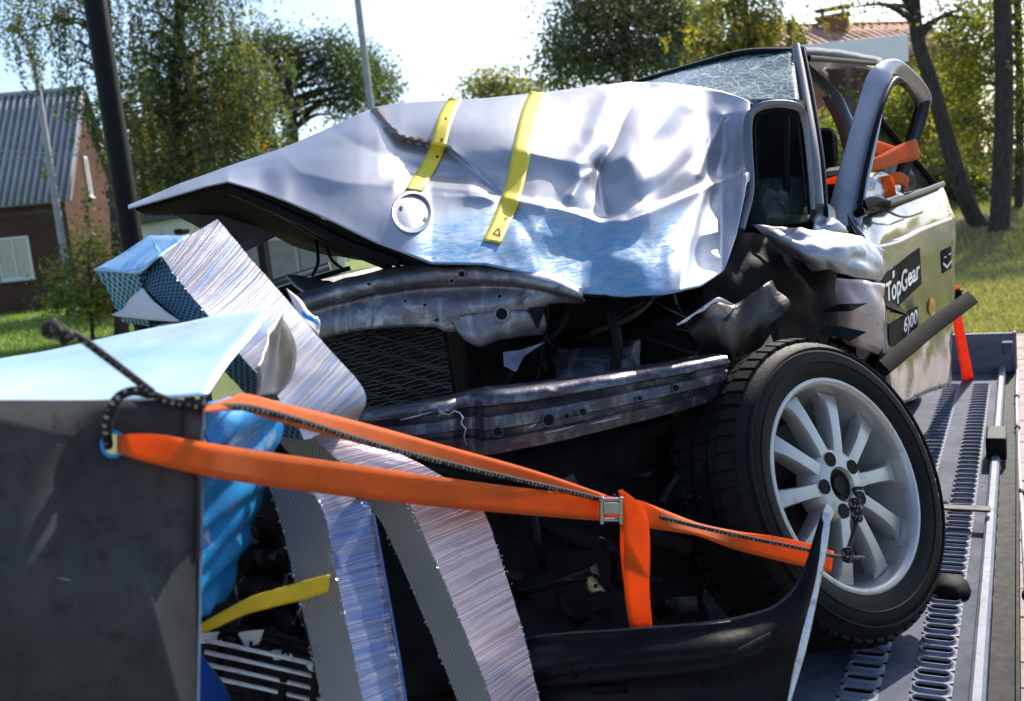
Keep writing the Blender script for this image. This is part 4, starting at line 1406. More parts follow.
# pale battery cover and far rail seen under the hood
bar('far_rail', [(245, 292, 2.45), (290, 278, 2.5), (330, 266, 2.5)], .02, .03, PAINT, car)
bar('strut_rod', [(262, 296, 2.4), (310, 280, 2.4), (350, 268, 2.4)], .012, .02, BLACK, car)
mb = MB()
sheet(mb, [[(286, 278, 2.35), (310, 278, 2.35), (335, 284, 2.3)], [(300, 290, 2.28), (322, 288, 2.28), (345, 288, 2.25)], [(312, 302, 2.25), (330, 298, 2.22), (350, 294, 2.2)]], 4, 4, .01, 20)
mb.build('slam_panel', STEEL, car, solid=.004)
for pts in ([(316, 240, 2.3), (318, 262, 2.28), (312, 276, 2.27)], [(326, 246, 2.3), (332, 260, 2.28), (344, 270, 2.25)]):
    MB().tube(crom([WV(p) for p in pts], 6), .004, 6).build('cable', BLACK, car)

# ------------------------------------------------------------------ wheels
def make_wheel(c, ax, R=.315, wdt=.205, rr=.222, nspoke=10, detail=True):
    ax = np.array(ax, float)
    ax /= np.linalg.norm(ax)
    up = np.array([0, 0, 1.0]) - ax * ax[2]
    up /= np.linalg.norm(up)
    e2 = np.cross(ax, up)
    c = np.array(c, float)
    # rim barrel with lip, dish behind the spokes
    mb = MB().lathe([(.206, -.004), (.222, .0), (.222, .006), (.217, .008), (.211, .006), (.206, -.004), (.203, -.02), (.197, -.045), (.181, -.08), (.176, -.13), (.18, -.17), (.20, -.178), (.222, -.18), (.222, -.172), (.206, -.165)], c, ax, up, 72)
    wheel = mb.build('wheel', ALLOY, car, angle=50, origin=c)
    prof = [(rr - .012, -.004), (rr + .004, .008), (rr + .02, .016), (rr + .045, .018), (R - .03, .010), (R - .014, -.002), (R - .005, -.016), (R, -.035),
            (R, -.064), (R - .008, -.066), (R - .008, -.074), (R, -.076), (R + .001, -.106), (R - .007, -.108), (R - .007, -.116), (R + .001, -.118), (R, -.148), (R - .004, -.160), (R - .014, -.178), (R - .03, -.19), (rr + .03, -.196), (rr - .01, -.182)]
    mb = MB().lathe(prof, c, ax, up, 96)
    mb.build('tyre', RUBBER, wheel, angle=45)
    # tread blocks on both shoulders
    mb = MB()
    nb = 58
    for k in range(nb):
        a = 2 * math.pi * k / nb
        r_ = math.cos(a) * up + math.sin(a) * e2
        tg = -math.sin(a) * up + math.cos(a) * e2
        for off, w_, sk in ((-.020, .034, .25), (-.168, .034, -.25)):
            rad_ = R - .004
            t2 = tg + ax * sk
            t2 /= np.linalg.norm(t2)
            a2 = np.cross(r_, t2)
            tilt = -.35 if off > -.1 else .35
            n2 = r_ * math.cos(tilt) - ax * math.sin(tilt) if off > -.1 else r_ * math.cos(tilt) - ax * math.sin(tilt)
            mb.box(c + r_ * rad_ + ax * off, (.024, w_, .010), [tg, np.cross(n2, tg), n2])
        for off in (-.050, -.091, -.133):
            mb.box(c + r_ * (R - .001) + ax * off, (.026, .024, .009), [tg, ax, r_])
    tag(mb.build('tread_blocks', RUBBER, wheel, smooth=False), kind='stuff')
    # sidewall ribs
    mb = MB()
    for r0 in (rr + .03, R - .035):
        mb.lathe([(r0, .014), (r0 + .002, .0195), (r0 + .005, .0195), (r0 + .007, .014)], c, ax, up, 72)
    mb.build('sidewall_rib', RUBBER, wheel)
    # spokes
    for k in range(nspoke):
        a = 2 * math.pi * (k + .35) / nspoke
        r_ = math.cos(a) * up + math.sin(a) * e2
        tg = -math.sin(a) * up + math.cos(a) * e2
        R_ = []
        for (rad_, w, zf, zb) in ((.040, .0180, -.016, -.06), (.065, .0165, -.013, -.055), (.09, .0150, -.012, -.052), (.125, .0155, -.013, -.05), (.16, .0175, -.016, -.05), (.182, .0205, -.020, -.052), (.1985, .028, -.026, -.056)):
            p = c + r_ * rad_
            R_.append([p - tg * w + ax * (zf - .006), p - tg * w * .82 + ax * zf, p + ax * zf + ax * .0008, p + tg * w * .82 + ax * zf, p + tg * w + ax * (zf - .006), p + tg * w * .9 + ax * zb, p - tg * w * .9 + ax * zb])
        MB().rings(R_).build('spoke', ALLOY, wheel, weld=.0003, angle=38)
    mb = MB().lathe([(.031, -.03), (.033, -.016), (.037, -.010), (.060, -.0115), (.072, -.014), (.078, -.022), (.080, -.06)], c, ax, up, 40)
    mb.build('hub', ALLOY, wheel, angle=50)
    MB().lathe([(.034, -.018), (.030, -.020), (.020, -.022), (.018, -.016), (.0001, -.017)], c, ax, up, 32).build('centre_bore', INK_AND_HOLE_BLACK, wheel)
    for k in range(5):
        a = 2 * math.pi * (k + .12) / 5
        p = c + (math.cos(a) * up + math.sin(a) * e2) * .0555
        MB().lathe([(.0155, -.0100), (.0148, -.0085), (.0140, -.0092), (.0001, -.0092)], p, ax, up, 16).build('lug_hole', INK_AND_HOLE_BLACK, wheel)
    # brake disc behind the spokes
    MB().lathe([(.05, -.10), (.15, -.10), (.15, -.115), (.05, -.115)], c, ax, up, 40, closed=True).build('brake_disc', DARK_METAL, wheel, angle=30)
    MB().lathe([(.19, -.135), (.0001, -.135)], c, ax, up, 32).build('backing_disc', BLACK_MATT, wheel)
    return wheel
wa, wc_ = math.radians(25.1), math.radians(20.6)
WHEEL_N = np.array([math.cos(wa) * math.cos(wc_), -math.sin(wa) * math.cos(wc_), math.sin(wc_)])
WHEEL_C = W(846.6, 483.3, 1.9314)
fw = make_wheel(WHEEL_C, WHEEL_N)
fw['label'] = 'left front wheel, knocked askew, with ten-spoke alloy rim'
rw = make_wheel((-.40, 4.33, DZ + .318), (1, 0, 0))

# ------------------------------------------------------------------ detached bumper
bump_t = thing('bumper', W(650, 690, 1.5), 'black plastic front bumper with bright edge strip standing before the wheel', 'bumper')
mb = MB()
topc = [(380, 655, 1.72), (460, 650, 1.63), (540, 637, 1.57), (620, 631, 1.54), (700, 625, 1.51), (748, 617, 1.525), (780, 604, 1.535), (803, 575, 1.55), (823, 514, 1.57)]
rows = [topc,
        [(x, y + 14 - 4 * i / 8 * 2, d - .008) for i, (x, y, d) in enumerate(topc)],
        [(380, 690, 1.690), (460, 685, 1.590), (540, 672, 1.530), (620, 664, 1.505), (700, 655, 1.475), (750, 646, 1.49), (784, 630, 1.51), (806, 598, 1.53), (823, 540, 1.56)],
        [(380, 715, 1.700), (460, 710, 1.600), (540, 698, 1.540), (620, 690, 1.515), (700, 684, 1.485), (748, 676, 1.50), (780, 660, 1.515), (800, 634, 1.53), (815, 590, 1.555)],
        [(380, 760, 1.680), (460, 752, 1.580), (540, 742, 1.520), (620, 736, 1.495), (700, 730, 1.465), (740, 722, 1.480), (764, 712, 1.490), (780, 700, 1.505), (798, 668, 1.530)],
        [(380, 800, 1.670), (460, 795, 1.570), (540, 785, 1.510), (620, 780, 1.485), (700, 775, 1.455), (735, 765, 1.470), (755, 750, 1.480), (770, 740, 1.490), (788, 712, 1.510)]]
sheet(mb, rows, 5, 6, .002, 10)
bs = mb.build('bumper_skin', BLACK, bump_t, solid=.006, angle=70)
bar('edge_strip', [(827, 513, 1.565, .013), (822, 545, 1.555, .017), (813, 590, 1.545, .018), (803, 640, 1.53, .016), (796, 672, 1.52, .011), (788, 705, 1.51, .005)], .012, .008, CHROME, bump_t)
MB().tube(crom([WV((x, y - 1, d)) for x, y, d in topc[1:]], 6), .0028, 6).build('top_lip', plain('shiny_black', (.012, .012, .014), .2, 0, .2, coat=.5), bump_t)
bar('inner_flange', [(460, 690, 1.60), (540, 681, 1.545), (640, 672, 1.50), (720, 662, 1.485), (770, 640, 1.51)], .022, .03, BLACK, bump_t)
for (x, y, w, h) in ((715, 676, 30, 26), (600, 672, 20, 9), (578, 673, 14, 10), (610, 690, 40, 8)):
    mb = MB()
    d = 1.51 - (x - 600) * .0002
    sheet(mb, [[(x - w / 2, y - h / 2, d), (x + w / 2, y - h / 2 - 2, d + .005)], [(x - w / 2 + 2, y + h / 2, d), (x + w / 2 - 1, y + h / 2 - 2, d + .005)]], 2, 2)
    mb.build('recess', BLACK_MATT, bump_t, solid=.01)
mb = MB()
for k in range(5):  # pale slats carry sunlit stripes in their colour; the last is black
    bar('sun_stripe_slat', [(205, 640 + k * 12, 1.32 + .004 * k), (260, 652 + k * 12, 1.33 + .004 * k), (330, 668 + k * 12, 1.35 + .004 * k)], .006, .018, CHROME if k < 4 else BLACK, bump_t)
for k in range(4):
    bar('grille_post', [(222 + k * 32, 632 + k * 7, 1.345), (216 + k * 32, 720, 1.345)], .012, .02, BLACK, bump_t)
bar('grille_frame', [(198, 622, 1.35), (250, 634, 1.36), (330, 655, 1.38)], .018, .03, BLACK, bump_t)
for q in ([(238, 634), (262, 632), (258, 644), (246, 648)], [(270, 653), (284, 652), (292, 660), (274, 660)], [(306, 666), (318, 660), (320, 670), (310, 671)], [(196, 634), (218, 632), (222, 642), (198, 644)]):
    mb = MB()
    extrude_poly(mb, [W(x, y, 1.335) for x, y in q], FWD * .012)
    mb.build('broken_clip', PAPER, bump_t, smooth=False)
mb = MB()
sheet(mb, [[(236, 560, 1.45), (262, 520, 1.45), (285, 540, 1.45)], [(238, 600, 1.42), (265, 580, 1.42), (292, 590, 1.42)], [(240, 640, 1.42), (275, 630, 1.42), (310, 655, 1.42)]], 6, 6, .05, 18)
mb.build('torn_lining', BLACK, bump_t, solid=.003)

mb = MB()
sheet(mb, [[(180, 480, 1.75), (240, 470, 1.75), (320, 480, 1.75)], [(180, 560, 1.7), (240, 560, 1.7), (330, 570, 1.7)], [(180, 640, 1.62), (240, 640, 1.62), (340, 650, 1.62)], [(180, 730, 1.5), (240, 730, 1.5), (350, 730, 1.5)]], 5, 5, .04, 10)
mb.build('dark_deck_cover', BLACK_MATT, bump_t, solid=.003)  # black sheet added as shade over the sunlit deck behind the grille

# ------------------------------------------------------------------ crash barrier (plate, blue sheet, honeycomb)
barrier = thing('crash_barrier', W(150, 640, 1.15), 'crushed blue honeycomb crash barrier with dark steel plate before the car', 'barrier')
# plate with hole, flange on the right edge
mb = MB()
hx, hy, hr = 113, 444, 10.5
PL0 = W(100, 450, 1.0)
PLN = np.cross(W(205, 450, 1.04) - PL0, W(100, 700, .985) - PL0)
def plate_pt(px, py, dd=0):
    v = AX @ np.array([(px - CX) / F, (CY - py) / F, 1.0])
    return CAM + v * (((PL0 - CAM) @ PLN) / (v @ PLN) + dd)
n = 72
XL, XR_, YB = -120, 203, 800
def edge_ray(a):
    """where a ray from the hole meets the plate's outline"""
    x, y = math.cos(a), math.sin(a)
    best = 1e9
    if x > 1e-6:
        best = min(best, (XR_ - 5 * max(0, y) - hx) / x)
    if x < -1e-6:
        best = min(best, (XL - hx) / x)
    if y > 1e-6:
        best = min(best, (YB - hy) / y)
    if y < -1e-6:
        best = min(best, (400 - hy) / y)
    return (hx + x * best, hy + y * best)
angs = sorted([2 * math.pi * k / n for k in range(n)] + [math.atan2(yy - hy, xx - hx) % (2 * math.pi) for xx, yy in ((XL, 400), (XR_, 400), (XL, YB), (XR_ - 5, YB))])
n = len(angs)
hole = [(hx + hr * math.cos(a), hy + hr * 1.15 * math.sin(a)) for a in angs]
ring2 = [edge_ray(a) for a in angs]
vv = [plate_pt(*p) for p in hole] + [plate_pt(*p) for p in ring2]
mb.add(vv, [(k, n + k, n + (k + 1) % n, (k + 1) % n) for k in range(n)])
plate = mb.build('steel_plate', STEEL_DARK, barrier, solid=.004, angle=30)
for (x0, y0, x1, y1, w_) in ((56, 445, 60, 446, .0018), (58, 578, 72, 581, .0012)):
    mb = MB()
    mb.tube([plate_pt(x0, y0, -.0025), plate_pt((x0 + x1) / 2, (y0 + y1) / 2 - .5, -.003), plate_pt(x1, y1, -.0025)], [w_ * .3, w_, w_ * .3], 5)
    mb.build('scratch', STEEL, plate)
mb = MB()
rr_ = [plate_pt(hx + (hr + .3) * math.cos(2 * math.pi * k / n), hy + (hr + .3) * 1.15 * math.sin(2 * math.pi * k / n), -.002) for k in range(n)]
mb.tube(rr_, .0022, 8, closed=True)
mb.build('hole_rim', CLAD, plate)
mb = MB()
R = []
for y in (396, 450, 520, 600, 700, 800):
    x = 203 - 6 * (y - 400) / 300
    R.append([plate_pt(x, y, -.0035), plate_pt(x + 2.6, y - 1, .0), plate_pt(x + 2.6, y - 1, .012), plate_pt(x, y, .012)])
mb.rings(R)
mb.build('plate_flange', plain('flange_edge', (.10, .16, .26), .45, .4, .3, 30), plate, weld=.0005)
mb = MB()
mb.add([plate_pt(x, y, -.0035) for x, y in [(184, 400), (203, 398.5), (200, 560), (196, 560), (197, 460), (184, 455)]], [(0, 1, 2, 3, 4, 5)])
mb.build('doubler_strip', plain('doubler_steel', (.055, .057, .065), .45, .3, .2, 14), plate, solid=.002)
# top sheet of blue cladding
mb = MB()
rows = [[(-120, 405, .985), (-30, 403, .99), (60, 402, 1.0), (140, 399, 1.015), (208, 396, 1.035)],
        [(-120, 392, 1.06), (-30, 388, 1.07), (60, 380, 1.09), (145, 372, 1.11), (222, 375, 1.10)],
        [(-120, 380, 1.14), (-25, 374, 1.16), (70, 358, 1.19), (155, 345, 1.21), (245, 345, 1.19)],
        [(-120, 372, 1.20), (-20, 364, 1.23), (85, 343, 1.27), (170, 326, 1.31), (281, 306, 1.30)]]
sheet(mb, rows, 6, 6, .006, 6, 2)
mb.build('top_sheet', CLAD_TOP, barrier, solid=.002, angle=180)
mb = MB()
rows = [[(281, 306, 1.30), (288, 330, 1.34), (290, 362, 1.36), (286, 396, 1.36)], [(268, 338, 1.22), (273, 352, 1.26), (274, 375, 1.28), (270, 395, 1.28)], [(250, 368, 1.14), (254, 376, 1.18), (256, 388, 1.19), (252, 400, 1.19)]]
sheet(mb, rows, 6, 6, .012, 9)
mb.build('folded_sheet', CLAD_IN, barrier, solid=.002, angle=180)
# crumpled blue skin beside the plate
mb = MB()
rows = [[(206, 402, 1.06), (232, 398, 1.12), (258, 398, 1.20), (284, 402, 1.30)],
        [(204, 440, 1.09), (230, 438, 1.13), (256, 432, 1.22), (285, 430, 1.31)],
        [(203, 480, 1.10), (228, 478, 1.15), (250, 472, 1.22), (270, 478, 1.30)],
        [(201, 530, 1.12), (222, 525, 1.17), (242, 520, 1.22), (254, 528, 1.28)],
        [(199, 580, 1.14), (212, 578, 1.18), (226, 570, 1.21), (238, 575, 1.26)],
        [(198, 616, 1.15), (206, 614, 1.18), (214, 604, 1.2), (222, 600, 1.24)]]
sheet(mb, rows, 10, 12, .016, 34, 5, folds=.95)
mb.build('crumpled_skin', CLAD, barrier, solid=.002, angle=40)
mb = MB()
rows = [[(185, 640, 1.12), (197, 645, 1.14), (203, 655, 1.17)], [(185, 680, 1.12), (208, 675, 1.15), (222, 682, 1.19)], [(185, 740, 1.12), (215, 730, 1.15), (238, 720, 1.2)]]
sheet(mb, rows, 6, 6, .006, 9)
mb.build('lower_skin', plain('deep_blue_cladding', (.006, .06, .30), .35, .2, .25, 6), barrier, solid=.002)
# honeycomb blocks: rings of four corners, photo-located
def block(name, rings4, mats, k=6, rough=.0013, seed=1):
    G = crom(np.array([[WV(p) for p in r] for r in rings4]), k)
    # split each side so that edges look frayed
    m = len(G)
    S = 6
    mb = MB()
    pts = np.zeros((m, 4 * S, 3))
    for i in range(m):
        for s in range(4):
            for q in range(S):
                f = q / S
                p = G[i, s] * (1 - f) + G[i, (s + 1) % 4] * f
                v = Vector(p) * 60 + Vector((seed, 0, 0))
                pts[i, s * S + q] = p + np.array(noise.noise_vector(v)) * rough + np.array(noise.noise_vector(Vector(p) * 11)) * rough * 1.5
    ln = np.concatenate([[0], np.cumsum(np.linalg.norm(np.diff(G.mean(1), axis=0), axis=1))])
    for s in range(4):
        wd = np.linalg.norm(G[0, (s + 1) % 4] - G[0, s])
        idx = [(s * S + q) % (4 * S) for q in range(S + 1)]
        vs = [pts[i, c] for i in range(m) for c in idx]
        uvs = [(ln[i], wd * q / S) for i in range(m) for q in range(S + 1)]
        w = S + 1
        mb.add(vs, [(i * w + q, i * w + q + 1, (i + 1) * w + q + 1, (i + 1) * w + q) for i in range(m - 1) for q in range(S)], uvs, s)
    for r, idx in ((pts[0], 0), (pts[-1], m - 1)):
        q4 = [G[idx, s] for s in range(4)]
        mb.add(q4, [(0, 1, 2, 3)], [(0, 0), (np.linalg.norm(q4[1] - q4[0]), 0), (np.linalg.norm(q4[1] - q4[0]), np.linalg.norm(q4[2] - q4[1])), (0, np.linalg.norm(q4[2] - q4[1]))], 4)
    return mb.build(name, mats, barrier, weld=.0006, angle=50)

# ring order: left edge, ridge (near), right edge, back
block('honeycomb_block', [
    [(142, 284, 1.46), (160, 255, 1.44), (217, 219, 1.55), (200, 235, 1.66)],
    [(160, 302, 1.42), (184, 286, 1.40), (250, 258, 1.50), (236, 275, 1.60)],
    [(182, 324, 1.38), (212, 320, 1.36), (288, 301, 1.46), (275, 315, 1.55)],
    [(225, 372, 1.36), (252, 368, 1.34), (326, 346, 1.43), (312, 360, 1.52)],
    [(262, 412, 1.35), (290, 412, 1.33), (364, 392, 1.42), (350, 400, 1.5)],
    [(278, 436, 1.34), (305, 440, 1.33), (357, 422, 1.41), (345, 425, 1.48)],
], [HMESH_D, STRIPE_A, STRIPE_A, HMESH, HMESH_B], 8)
block('honeycomb_block', [
    [(95, 270, 1.52), (138, 273, 1.45), (160, 254, 1.47), (150, 236, 1.62)],
    [(108, 291, 1.51), (142, 288, 1.45), (166, 270, 1.48), (160, 255, 1.60)],
    [(122, 322, 1.50), (150, 326, 1.46), (180, 322, 1.49), (170, 305, 1.6)],
], [HMESH_B, HMESH_D, STRIPE_T, STRIPE_T, STRIPE_T], 6)
mb = MB()
sheet(mb, [[(94, 271, 1.515), (118, 272.5, 1.48), (139, 274, 1.445)], [(122, 255, 1.56), (142, 260, 1.52), (160, 256, 1.435)], [(150, 236, 1.615), (170, 236, 1.6), (190, 236, 1.56)]], 4, 4, .003, 20)
mb.build('blue_cover', STRIPE_T, barrier, solid=.003)
mb = MB()
sheet(mb, [[(143, 288, 1.42), (147, 293, 1.415), (151, 298, 1.41)], [(128, 302, 1.42), (146, 305, 1.395), (163, 309, 1.385)], [(113, 316, 1.42), (146, 320, 1.385), (181, 322, 1.37)]], 5, 5, .005, 20)
mb.build('torn_liner', PAPER, barrier, solid=.001)
mb = MB()
sheet(mb, [[(286, 289, 1.50), (300, 302, 1.495), (312, 316, 1.49)], [(292, 300, 1.49), (306, 312, 1.48), (320, 320, 1.48)], [(300, 318, 1.47), (310, 327, 1.465), (319, 336, 1.47)]], 5, 5, .006, 20)
mb.build('torn_liner', PAPER, barrier, solid=.001)
mb = MB()
sheet(mb, [[(301, 310, 1.465), (318, 318, 1.468)], [(303, 317, 1.46), (319, 325, 1.463)]], 3, 3, .002, 20)
mb.build('blue_scrap', CLAD, barrier, solid=.001)
# the two hanging legs
block('honeycomb_leg', [
    [(262, 470, 1.26), (305, 486, 1.24), (352, 482, 1.27), (320, 470, 1.36)],
    [(276, 508, 1.25), (322, 508, 1.23), (373, 514, 1.26), (335, 505, 1.36)],
    [(292, 570, 1.22), (336, 572, 1.20), (384, 580, 1.23), (345, 570, 1.32)],
    [(308, 636, 1.19), (350, 640, 1.17), (396, 648, 1.20), (358, 640, 1.30)],
    [(322, 705, 1.16), (364, 708, 1.14), (406, 712, 1.17), (370, 705, 1.27)],
    [(338, 790, 1.12), (380, 795, 1.10), (418, 800, 1.13), (385, 790, 1.22)],
], [HMESH, STRIPE_B, HMESH, HMESH, HMESH], 8, seed=4)
block('honeycomb_leg', [
    [(266, 430, 1.440), (300, 424, 1.420), (372, 440, 1.480), (340, 430, 1.560)],
    [(318, 480, 1.450), (350, 470, 1.430), (432, 470, 1.500), (400, 465, 1.580)],
    [(372, 510, 1.470), (402, 495, 1.450), (476, 500, 1.520), (445, 490, 1.600)],
    [(400, 562, 1.460), (430, 550, 1.440), (500, 556, 1.510), (470, 550, 1.600)],
    [(428, 626, 1.440), (462, 624, 1.420), (522, 628, 1.490), (490, 620, 1.580)],
    [(458, 702, 1.410), (492, 702, 1.390), (541, 706, 1.460), (512, 700, 1.560)],
    [(486, 790, 1.380), (522, 790, 1.360), (566, 795, 1.430), (540, 790, 1.520)],
], [HMESH, STRIPE_C, STRIPE_B, HMESH, HMESH], 8, seed=9)
def fray(edge, n, seed, mat):
    rng_ = np.random.default_rng(seed)
    P_ = crom(np.array([WV(p) for p in edge]), 12)
    mb = MB()
    for _ in range(n):
        p = P_[rng_.integers(len(P_))] + rng_.normal(size=3) * .0015
        d_ = rng_.normal(size=3)
        d_ /= np.linalg.norm(d_)
        l_ = rng_.uniform(.0012, .004)
        mb.tube([p - d_ * l_ * .4, p + d_ * l_ * .3 + rng_.normal(size=3) * .001, p + d_ * l_], .0005, 4)
    tag(mb.build('frayed_foil', mat, barrier), kind='stuff')
FOIL = plain('foil', (.62, .63, .66), .3, .8, .2, 30)
fray([(266, 470, 1.255), (276, 508, 1.245), (292, 570, 1.215), (308, 636, 1.185), (322, 705, 1.155)], 45, 1, FOIL)
fray([(305, 486, 1.235), (322, 508, 1.225), (336, 572, 1.195), (350, 640, 1.165), (364, 708, 1.135)], 37, 2, FOIL)
fray([(402, 495, 1.445), (430, 550, 1.435), (462, 624, 1.415), (492, 702, 1.385)], 42, 3, FOIL)
fray([(476, 500, 1.515), (500, 556, 1.505), (522, 628, 1.485), (541, 706, 1.455)], 42, 4, FOIL)
fray([(372, 510, 1.465), (400, 562, 1.455), (428, 626, 1.435), (458, 702, 1.405)], 30, 5, FOIL)
fray([(160, 255, 1.435), (184, 286, 1.395), (212, 320, 1.355)], 22, 6, FOIL)
fray([(262, 470, 1.24), (290, 482, 1.235), (330, 490, 1.235), (372, 508, 1.25)], 30, 7, FOIL)
bar('leg_edge', [(373, 514, 1.255), (385, 580, 1.225), (397, 648, 1.195), (407, 712, 1.165), (419, 800, 1.125)], .0035, .006, plain('blue_edge', (.08, .15, .34), .5, .4, .4, 60), barrier)

# ------------------------------------------------------------------ straps and cords
strap = thing('ratchet_strap', W(613, 520, 1.62), 'long orange ratchet strap from the plate hole to the front wheel', 'strap')
mb = MB()
ribbon(mb, [(118, 444, 1.012, 8, 0), (128, 445, .985, 11, 4), (160, 450, .985, 15, 4), (205, 459, 1.02, 16.5, 5), (260, 468, 1.10, 17, 5), (340, 479, 1.22, 16.5, 6), (440, 492, 1.38, 15, 6), (540, 503, 1.54, 13, 6), (604, 509, 1.63, 12, 6)], 8)
mb.build('webbing', ORANGE, strap, solid=.0022, angle=35)
mb = MB()
ribbon(mb, [(205, 409, 1.02, 3, 30, .012), (228, 404, 1.06, 6, 20, .012), (244, 402, 1.09, 8, 10, .012), (290, 415, 1.15, 9.5, 12, .012), (360, 433, 1.26, 10.5, 12, .01), (440, 454, 1.39, 9.5, 12, .006), (530, 477, 1.53, 7.5, 14, .005), (604, 499, 1.63, 4.5, 18, .004)], 8)
mb.build('webbing', ORANGE, strap, solid=.0022, angle=35)
mb = MB()
ribbon(mb, [(604, 507, 1.625, 12, 4), (622, 511, 1.63, 12, 5), (640, 514, 1.64, 13, 8), (670, 522, 1.66, 9, 12, .01), (700, 530, 1.67, 6, 15, .014), (735, 540, 1.675, 9, 10, .008), (775, 548, 1.68, 11.5, 8, .004), (806, 555, 1.70, 12, 8), (832, 562, 1.74, 11, 8)], 8)
mb.build('webbing', ORANGE, strap, solid=.0022, angle=35)
mb = MB()
ribbon(mb, [(620, 490, 1.61, 2, 80), (628, 500, 1.605, 7, 85), (635, 515, 1.60, 12, 88), (637, 545, 1.595, 13, 90), (637, 590, 1.60, 12.5, 90), (641, 627, 1.60, 11.5, 88)], 8)
ribbon(mb, [(626, 500, 1.63, 5, 90), (626, 530, 1.625, 6, 90), (627, 560, 1.625, 6, 90), (632, 600, 1.62, 6, 90), (636, 626, 1.61, 6, 90)], 8)
mb.build('loose_tail', ORANGE, strap, solid=.0022, angle=35)
bk = MB()
bc = W(611, 510, 1.60)
bx = AX[:, 0]
for dx in (-.016, .016):
    bk.box(bc + bx * dx, (.006, .020, .046), [AX[:, 0], AX[:, 2], AX[:, 1]])
for dy in (-.017, 0, .017):
    bk.tube([bc + AX[:, 1] * dy - bx * .02, bc + AX[:, 1] * dy + bx * .02], .0042, 8)
bk.box(bc - FWD * .008 + AX[:, 1] * .004, (.026, .006, .02), [AX[:, 0], AX[:, 2], AX[:, 1]])
bk.build('buckle', plain('zinc_buckle', (.34, .34, .34), .28, .95, .2, 30), strap, bevel=.0012, smooth=False)

def cord_mat():
    m, nt, b = newmat('dotted_cord')
    v = coords(nt, 'UV', (125, 2, 1))
    ck = nd(nt, 'ShaderNodeTexVoronoi')
    ck.inputs['Scale'].default_value = 1.0
    ck.inputs['Randomness'].default_value = .25
    nt.links.new(v, ck.inputs['Vector'])
    nt.links.new(mixc(nt, ramp(nt, ck.outputs['Distance'], [(.20, 1), (.28, 0)]), (.006, .006, .007), (.30, .30, .30)), b.inputs['Base Color'])
    b.inputs['Roughness'].default_value = .8
    return m
CORD = cord_mat()
cord = thing('rope', W(240, 407, 1.08), 'black rope flecked white, tied through the plate hole and along the strap', 'rope')
pts = [(62, 331, .93), (80, 338, .93), (105, 356, .95), (135, 379, .985), (152, 392, 1.005)]
MB().tube(crom([WV(p) for p in pts], 8), .0042, 10).build('strand', CORD, cord)
mb = MB().tube(crom([WV(p) for p in [(44, 329, .93), (52, 325, .925), (62, 330, .922), (70, 337, .925), (60, 336, .935), (48, 334, .935), (44, 329, .93)]], 5), .0050, 8)
mb.tube(crom([WV(p) for p in [(52, 322, .93), (60, 332, .918), (64, 342, .93)]], 4), .0048, 8)
mb.build('knot', CORD, cord)
pts = [(150, 394, 1.012), (135, 391, .99), (120, 396, .985), (111, 410, .985), (107, 430, .99), (108, 446, 1.01)]
MB().tube(crom([WV(p) for p in pts], 8), .0052, 10).build('loop', CORD, cord)
pts = [(150, 393, 1.016), (175, 402, 1.025), (210, 407, 1.04), (250, 408, 1.085), (300, 421, 1.16), (360, 440, 1.255), (430, 459, 1.37), (510, 478, 1.49), (580, 494, 1.59), (606, 501, 1.62)]
MB().tube(crom([WV(p) for p in pts], 8), .0042, 10).build('strand', CORD, cord)
pts = [(660, 517, 1.625), (700, 527, 1.645), (750, 538, 1.66), (800, 548, 1.68), (828, 555, 1.70), (846, 557, 1.73), (864, 558, 1.77)]
MB().tube(crom([WV(p) for p in pts], 8), .0036, 10).build('strand', CORD, cord)
pts = [(846, 557, 1.735), (852, 538, 1.77), (857, 518, 1.80), (859, 500, 1.82), (854, 489, 1.83), (864, 488, 1.83)]
MB().tube(crom([WV(p) for p in pts], 8), .0044, 10).build('strand', CORD, cord)
for (x, y, d) in ((848, 555, 1.725), (857, 515, 1.795), (855, 505, 1.80)):
    c = W(x, y, d)
    mb = MB()
    for q in range(3):
        rr_ = [c + (AX[:, 0] * math.cos(t) + AX[:, 1] * math.sin(t)) * .008 + FWD * .004 * math.sin(2 * t + q) + AX[:, 1] * .004 * (q - 1) for t in np.linspace(0, 2 * math.pi, 14, endpoint=False)]
        mb.tube(rr_, .0036, 6, closed=True)
    mb.build('knot', CORD, cord)

ds = thing('tied_strap', W(895, 190, 3.0), 'short orange strap wound round the bent door window frame', 'strap')
mb = MB()
ribbon(mb, [(864, 142, 2.86, 6.2, 0), (880, 149, 2.95, 7.5, 5), (898, 155, 3.05, 8.1, 5), (914, 152, 3.12, 8.1, -5), (918, 150, 3.18, 7.5, -5)], 6)
ribbon(mb, [(868, 166, 2.86, 5.6, -5), (884, 161, 2.93, 7.5, -10), (900, 154, 3.02, 8.8, -12), (914, 148, 3.08, 8.8, -15), (918, 146, 3.13, 7.5, -15)], 6)
ribbon(mb, [(890, 180, 3.0, 6.2, 0), (900, 178, 3.02, 6.2, 0), (908, 184, 3.06, 6.2, 10)], 6)
ribbon(mb, [(877, 184, 2.95, 6.2, 0), (886, 186, 2.96, 11.2, 30), (888, 198, 2.97, 8.8, 70)], 6)
ribbon(mb, [(824, 182, 2.95, 2.5, 0), (836, 180, 2.92, 3.8, 0), (848, 178, 2.9, 3.8, 0)], 6)
mb.build('webbing', ORANGE, ds, solid=.0025, angle=180)

